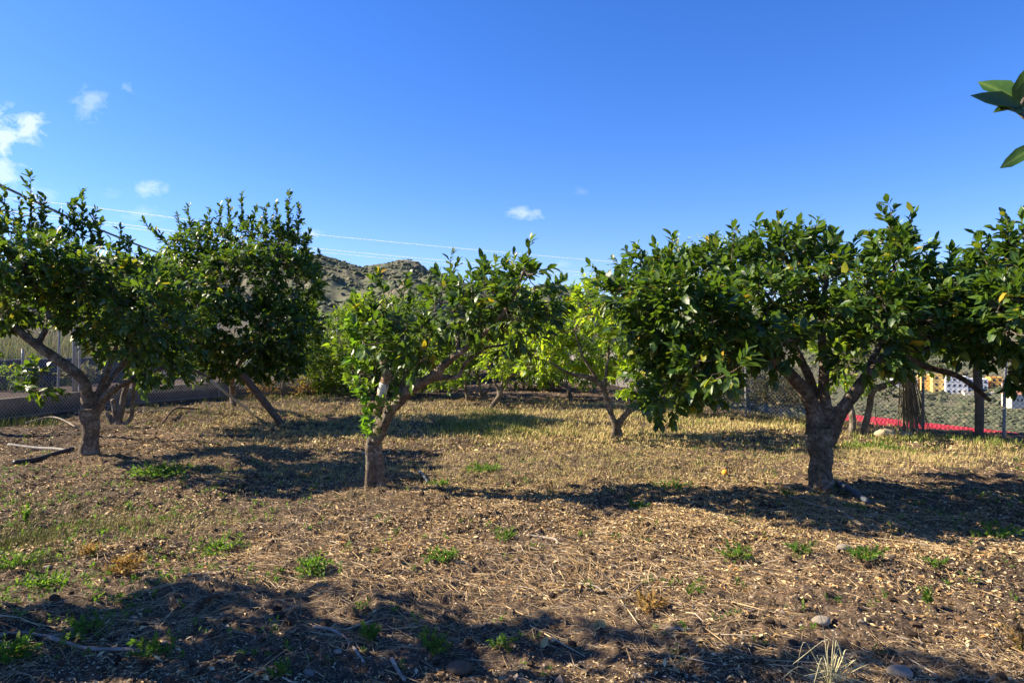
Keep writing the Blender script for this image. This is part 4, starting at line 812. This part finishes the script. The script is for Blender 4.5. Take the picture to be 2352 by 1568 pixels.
blades(X, Y, h, np.where(Y > 9, .0036, .0016), 'dry_grass', M_DGRASS, .9)
# grass on the retaining wall top
O2 = off(FL, 3.1); n = 5000; t = RNG.uniform(0, len(O2)-1.001, n); i = t.astype(int); f_ = (t-i)[:, None]; q = np.array(O2)[i]*(1-f_)+np.array(O2)[i+1]*f_+RNG.normal(0, .16, (n, 2))
O3 = off(FL, 2.2); n3 = 7000; t = RNG.uniform(0, len(O3)-1.001, n3); i = t.astype(int); f_ = (t-i)[:, None]; q3 = np.array(O3)[i]*(1-f_)+np.array(O3)[i+1]*f_+RNG.normal(0, .3, (n3, 2)); k3 = fbm(q3[:, 0]*1.3, q3[:, 1]*1.3) > .40; q = np.vstack([q, q3[k3]]); n = len(q)
blades(q[:, 0], q[:, 1], RNG.uniform(.08, .35, n), np.full(n, .006), 'bank_grass', M_GRASS)
q2 = np.array(off(FL, 5.5)); n = 9000; t = RNG.uniform(0, len(q2)-1.001, n); i = t.astype(int); f_ = (t-i)[:, None]; q = q2[i]*(1-f_)+q2[i+1]*f_+RNG.normal(0, 1.4, (n, 2)); k = side(q[:, 0], q[:, 1], FL, 1) > 3.1; q = q[k]
blades(q[:, 0], q[:, 1], RNG.uniform(.15, .5, len(q)), np.full(len(q), .009), 'slope_grass', M_OLIVE)
# ------------------------------------------------------------ weeds
def weed(label, px, py, rad, ht, n=7, m=M_WEED, L=.03, name='weed', group=None, nl=9):
    x, y = G(px, py); root_z = Hz(x, y); rad *= .95; ht *= .6; L *= RNG.uniform(.6, .95); n = int(n*1.1); root = empty(name, (x, y, root_z)); tag(root, label, 'weed', group); LV = Leaves(); W = MB()
    th = np.arange(n)*2.4+RNG.uniform(0, 1); rr = rad*np.sqrt((np.arange(n)+.5)/n)
    tip = np.stack([x+np.cos(th)*rr, y+np.sin(th)*rr, root_z+ht*RNG.uniform(.35, 1, n)], -1); b = np.tile(np.array([[x, y, root_z]]), (n, 1)); b[:, :2] += RNG.normal(0, rad*.15, (n, 2))
    W.tubes(b, tip, .0022, .0012, 4)
    for s_ in (.35, .7, 1.0): shoots(LV, W, b+(tip-b)*s_, nrm((tip-b)*1.0+np.array([0, 0, .02])+RNG.normal(0, .02, b.shape)), np.full(n, L*1.2), 6, L, True, wr=.001, droop=.1)
    W.build('stems', M_WEED if m is not M_DRYWEED else m, root); LV.build('foliage', m, root); return root
ws = [('bright green leafy weed, largest in the near foreground just left of centre',995,1515,.075,.13,11,M_WEED,.034),
 ('small round bright green weed, left of the largest foreground weed',848,1470,.05,.09,8,M_WEED,.03),
 ('low green weed at the bottom edge left of centre',645,1560,.06,.08,8,M_WEED,.032),
 ('feathery green grass like weed clump in front of the shade edge',1015,1295,.11,.09,18,M_WEED,.03),
 ('dark green weed in the sun below the long trunk shadow',1160,1242,.10,.11,10,M_WEED,.032),
 ('upright dark weed with ragged stems left of the feathery clump',722,1320,.10,.16,12,M_WEED,.034),
 ('broad half dried weed patch in the sunlight left of centre',500,1250,.20,.14,20,M_WEED,.032),
 ('rusty brown dried weed in the left foreground',290,1345,.09,.14,11,M_DRYWEED,.04),
 ('smaller brown dried weed above the rusty one',205,1295,.06,.11,8,M_DRYWEED,.035),
 ('green weed clump near the round stone at the left',105,1365,.13,.10,14,M_WEED,.036),
 ('green weeds cut by the left edge in the sun',30,1310,.17,.13,16,M_WEED,.04),
 ('green weed in the bottom left corner',20,1540,.10,.12,10,M_WEED,.04),
 ('shaded green weed in the left foreground',205,1475,.10,.09,9,M_WEED,.034),
 ('green weed in the shade under the gnarled left tree',370,1100,.33,.12,34,M_WEED,.05),
 ('sunlit dark weed on pale litter right of centre',1690,1290,.12,.11,12,M_WEED,.032),
 ('small weed between the two larger ones on the right litter',1838,1282,.08,.07,7,M_WEED,.03),
 ('green weed on pale litter right of the tan stone',1990,1300,.12,.11,12,M_WEED,.032),
 ('dark weed near the right litter edge',2150,1310,.08,.08,7,M_WEED,.03),
 ('tiny bright weed in the right foreground beside the pale straw',1595,1372,.05,.06,6,M_WEED,.026),
 ('pale yellow withered weed in the right foreground',1490,1392,.09,.07,9,M_DRYWEED,.035),
 ('bright green weed in front of the large right trunk',1812,1165,.06,.07,7,M_WEED,.03),
 ('green weed at the foot of the large right trunk',1905,1140,.07,.06,8,M_WEED,.03),
 ('dark green weed clump right of the large trunk in shade',2290,1235,.15,.12,12,M_WEED,.04),
 ('slender dark upright weed in the right foreground',2130,1390,.02,.2,4,M_WEED,.03),
 ('dried brown weed against the right edge',2345,1480,.10,.2,10,M_DRYWEED,.035),
 ('green weed beside the grey pipe stub near the centre tree',1010,1118,.10,.06,10,M_WEED,.03),
 ('dark weed patch in the centre tree shadow',1110,1075,.22,.10,22,M_WEED,.04),
 ('small green weed on the path of the trunk shadow',1465,1165,.10,.07,8,M_WEED,.03),
 ('green weed patch in the shade left of the large trunk',1540,1125,.25,.07,18,M_WEED,.035),
 ('low bright weeds behind the large right trunk',2000,1025,.35,.06,24,M_WEED,.045),
 ('green weed in the bottom foreground right of the largest weed',1150,1480,.05,.05,6,M_WEED,.028),
 ('small weed at the bottom, half dried',345,1535,.08,.08,8,M_WEED,.032),
 ('tall soft green weed stalk at the left edge in the sun',60,1195,.03,.22,7,M_WEED,.03)]
for q in ws: weed(*q[:5], n=q[5], m=q[6], L=q[7], group='weeds dotted over the litter')
# scattered nameless seedlings
LV = Leaves(); W = MB(); n = 3600; x, y = scatter(n, 3.0, 15); k = (RNG.random(n) < .12+1.3*ss(.5, .68, fbm(x*.7+11, y*.7, o=3, s=83))+.9*(x < -1.9)*(y < 8)) & inside(x, y) & (RNG.random(n) < .7); x, y = x[k], y[k]; n = len(x); b = np.stack([x, y, H(x, y)], -1)
for s_ in range(3): shoots(LV, W, b+RNG.normal(0, .025, b.shape)*np.array([1, 1, 0]), nrm(RNG.normal(0, .6, b.shape)+np.array([0, 0, 1])), RNG.uniform(.015, .06, n), 6, .024, False, wr=.0012)
o = LV.mb.build('seedling_cover', M_WEED, uvs=np.concatenate(LV.uv)); tag(o, kind='stuff')
# pale dry grass clump in the foreground, arching blades
x, y = G(1905, 1590); z0 = Hz(x, y); root = empty('grass_clump', (x, y, z0)); tag(root, 'pale arching grass clump at the bottom edge, right foreground', 'grass clump')
M_PG = noisy('pale_grass', (.42, .38, .20), (.62, .56, .34), 14, .6, 0); m = MB(); m2 = MB()
for (dx, dz, tx_, tz, w_) in [(-.10,.17,-.13,.02,.004),(-.03,.30,.06,.12,.004),(-.02,.2,-.16,.1,.0035),(.05,.17,.09,.04,.004),(.02,.24,.05,.10,.005),(.10,.13,.20,.03,.004),(.03,.16,-.02,.05,.004),(.07,.1,.11,.02,.004),(-.05,.13,-.09,.02,.003),(.0,.2,.03,.12,.005),(.04,.12,.07,.09,.004),(-.13,.08,-.2,.03,.003)]+[(RNG.normal(.02,.05), RNG.uniform(.05,.12), RNG.normal(.03,.09), RNG.uniform(.0,.06), .003) for _ in range(34)]:
    e = RNG.normal(0, .04); m.tube(cr([(x+.02*dx, y, z0), (x+dx*.6, y+e*.5, z0+dz*.7), (x+dx, y+e, z0+dz), (x+tx_, y+e*1.4, z0+tz)], 5), np.linspace(w_, w_*.35, 16), 4, flat=.3)
m.build('blades', M_PG, root)
# stones, pipes, sticks, curled leaves
M_STONE = noisy('stone', (.16, .13, .10), (.34, .29, .23), 14, .9, .6, .01)
def stone(label, px, py, s, m=M_STONE):
    import bmesh; x, y = G(px, py); bm = bmesh.new(); bmesh.ops.create_icosphere(bm, subdivisions=3, radius=1); v = np.array([q.co[:] for q in bm.verts]); f = np.array([[q.index for q in t.verts] for t in bm.faces]); bm.free()
    sd = RNG.uniform(0, 50); v = v*(.7+.6*fbm(v[:, 0]*1.3+sd, v[:, 1]*1.3, v[:, 2]*1.3, o=3))[:, None]*np.array([s*1.15, s*.9, s*.62]); mb = MB(); z = Hz(x, y); mb.add(v+np.array([x, y, z+s*.3]), f)
    tag(mb.build('stone', m, loc=(x, y, z)), label, 'stone', 'stones in the foreground')
stone('round pale stone at the left among weeds', 108, 1312, .022); stone('tan stone on the sunlit litter at the right', 1938, 1282, .038); stone('brown stone above the pale grass clump', 1887, 1448, .038)
stone('largest grey stone at the bottom right edge', 2067, 1562, .045); stone('dark rough stone at the bottom centre', 1055, 1540, .05, M_CLOD); stone('small brown lump beside the yellow curled leaf', 1275, 1462, .022, M_CLOD); stone('pale flat stone at the bottom left of centre', 775, 1505, .02)
stone('buff boulder under the two trunks at the right fence', 2030, 1002, .14, noisy('buff_rock', (.35, .28, .17), (.5, .42, .28), 3, .9, .5, .03)); stone('low buff boulder left of the reed bundle', 2080, 1004, .09, M_STONE)
def rod(name, label, cat, pts, r, m, k=8, group=None, rough=.1):
    Q = []
    for (px, py, *e) in pts:
        x, y = G(px, py); Q.append((x, y, Hz(x, y)+(e[0] if e else 0)+r*.8))
    mb = MB(); c = cr(Q, 6); mb.tube(c, np.linspace(r, r*.8, len(c)), k, rough=rough); tag(mb.build(name, m, loc=Q[0]), label, cat, group)
M_BLK = noisy('black_pipe', (.012, .012, .013), (.03, .03, .03), 9, .5, .1, .002, .4); M_GPIPE = noisy('grey_pipe', (.09, .08, .07), (.16, .145, .13), 9, .6, .1, .002); M_BPIPE = noisy('blue_grey_pipe', (.05, .06, .075), (.08, .095, .11), 9, .5, .1, .002)
rod('irrigation_pipe', 'short black pipe piece lying in the right foreground', 'pipe', [(1290,1353),(1325,1353),(1360,1350)], .010, M_BLK, rough=0)
rod('irrigation_pipe', 'long black pipe running to the foot of the gnarled left tree', 'pipe', [(32,1072),(80,1062),(125,1050),(168,1042,.05)], .032, M_BLK, rough=0)
rod('irrigation_pipe', 'grey pipe behind the black one at the gnarled left tree', 'pipe', [(20,1024),(80,1028),(130,1036),(165,1044)], .028, M_GPIPE, rough=0)
rod('irrigation_pipe', 'blue grey pipe stub with a pale end right of the centre trunk', 'pipe', [(962,1092,.03),(972,1103,.02),(983,1112)], .018, M_BPIPE, rough=0)
rod('irrigation_pipe', 'dark pipe lying right of the large right trunk', 'pipe', [(1925,1140,.03),(1955,1152,.02),(1995,1172)], .030, M_BPIPE, rough=0)
sticks = [('pale curved stick touching the black pipe piece',[(1330,1338,.02),(1370,1345,.02),(1400,1358),(1440,1364)],.006),('bent pale twig rising from the stick end',[(1455,1352),(1475,1335),(1470,1300),(1460,1285)],.0045),('looped brown root on bare soil in the centre',[(1210,1232),(1250,1236),(1275,1245),(1278,1258),(1240,1260)],.010),
 ('grey stick crossing the bottom left corner, upper one',[(0,1490),(60,1478),(120,1483),(185,1482)],.009),('long brown stick along the bottom left',[(110,1505),(200,1520),(290,1527),(320,1525)],.010),('dark stick slanting in the lower left',[(130,1510),(200,1490),(270,1472)],.009),
 ('crooked dark root in the left foreground',[(510,1398),(470,1420),(448,1440),(445,1465),(440,1490)],.010),('straight grey stick in the bottom centre left',[(900,1515),(918,1545),(930,1568)],.010),('pale thin stick in the lower left centre',[(720,1455),(765,1462),(800,1480),(835,1530)],.009),
 ('dark stick in the bottom centre left',[(450,1568),(490,1530),(560,1495)],.009),('thin pale stick in the lower right',[(1500,1437),(1545,1444),(1590,1450)],.007),('long orange straw stalk in front of the large right trunk',[(1805,1165,.02),(1870,1185,.02),(1930,1200,.02),(1980,1222)],.006),
 ('grey dry stick in the left shade',[(470,1362),(500,1340),(540,1320)],.006),('long thin twig across the left foreground',[(330,1335),(400,1322),(470,1315),(560,1310)],.005),('pale stick on the right shade edge',[(2090,1250),(2140,1258),(2180,1262)],.006),
 ('fallen grey branch below the low wall at left',[(60,985,.06),(110,978,.14),(140,982,.1),(175,990,.02)],.016),('dark branch on the ground behind the gnarled left tree',[(370,975),(400,955,.08),(430,945,.05),(470,942)],.022),('short pale stick at the right of the bottom foreground',[(2060,1468),(2100,1475),(2120,1485)],.006)]
M_STK = litmat('stick_bark', [(0, (.12, .09, .065)), (.5, (.26, .21, .16)), (1, (.42, .37, .30))])
M_STK = noisy('stick_bark', (.15, .115, .085), (.38, .33, .27), 11, .85, .4, .003)
for lb, pts, r in sticks: rod('stick', lb, 'stick', pts, r, M_STK if 'dark' not in lb else M_BARKD, 6, 'fallen sticks', .2)
M_YL = noisy('yellow_leaf', (.40, .30, .12), (.55, .44, .22), 20, .6, 0)
for lb, px, py, rt in [('left one of two folded yellow leaves in the foreground',1360,1434,.6),('right one of two folded yellow leaves in the foreground',1392,1434,2.4),('pale folded leaf alone on dark soil left of the yellow pair',1243,1476,1.2)]:
    x, y = G(px, py); LV = Leaves(); z = Hz(x, y); LV.add(np.array([[x, y, z+.004]]), np.array([[math.cos(rt), .2, .5]]), np.array([[0, -.8, .5]]), .06, .035, True, 1.6, .3); tag(LV.mb.build('fallen_leaf', M_YL, loc=(x, y, z), uvs=np.concatenate(LV.uv)), lb, 'leaf', 'fallen yellow leaves')
M_ORG = noisy('orange_peel', (.80, .30, .02), (.90, .42, .04), 30, .5, .2, .002)
for lb, px, py in [('fallen orange on the grass left of the thin crooked stem',1297,924),('fallen orange left of the large right trunk in the sun',1665,1090)]:
    x, y = G(px, py); import bmesh; bm = bmesh.new(); bmesh.ops.create_uvsphere(bm, u_segments=16, v_segments=10, radius=.035); me = bpy.data.meshes.new('orange_fruit'); bm.to_mesh(me); bm.free(); me.materials.append(M_ORG); o = bpy.data.objects.new('orange_fruit', me); COL.objects.link(o); o.location = (x, y, Hz(x, y)+.03); tag(o, lb, 'orange')
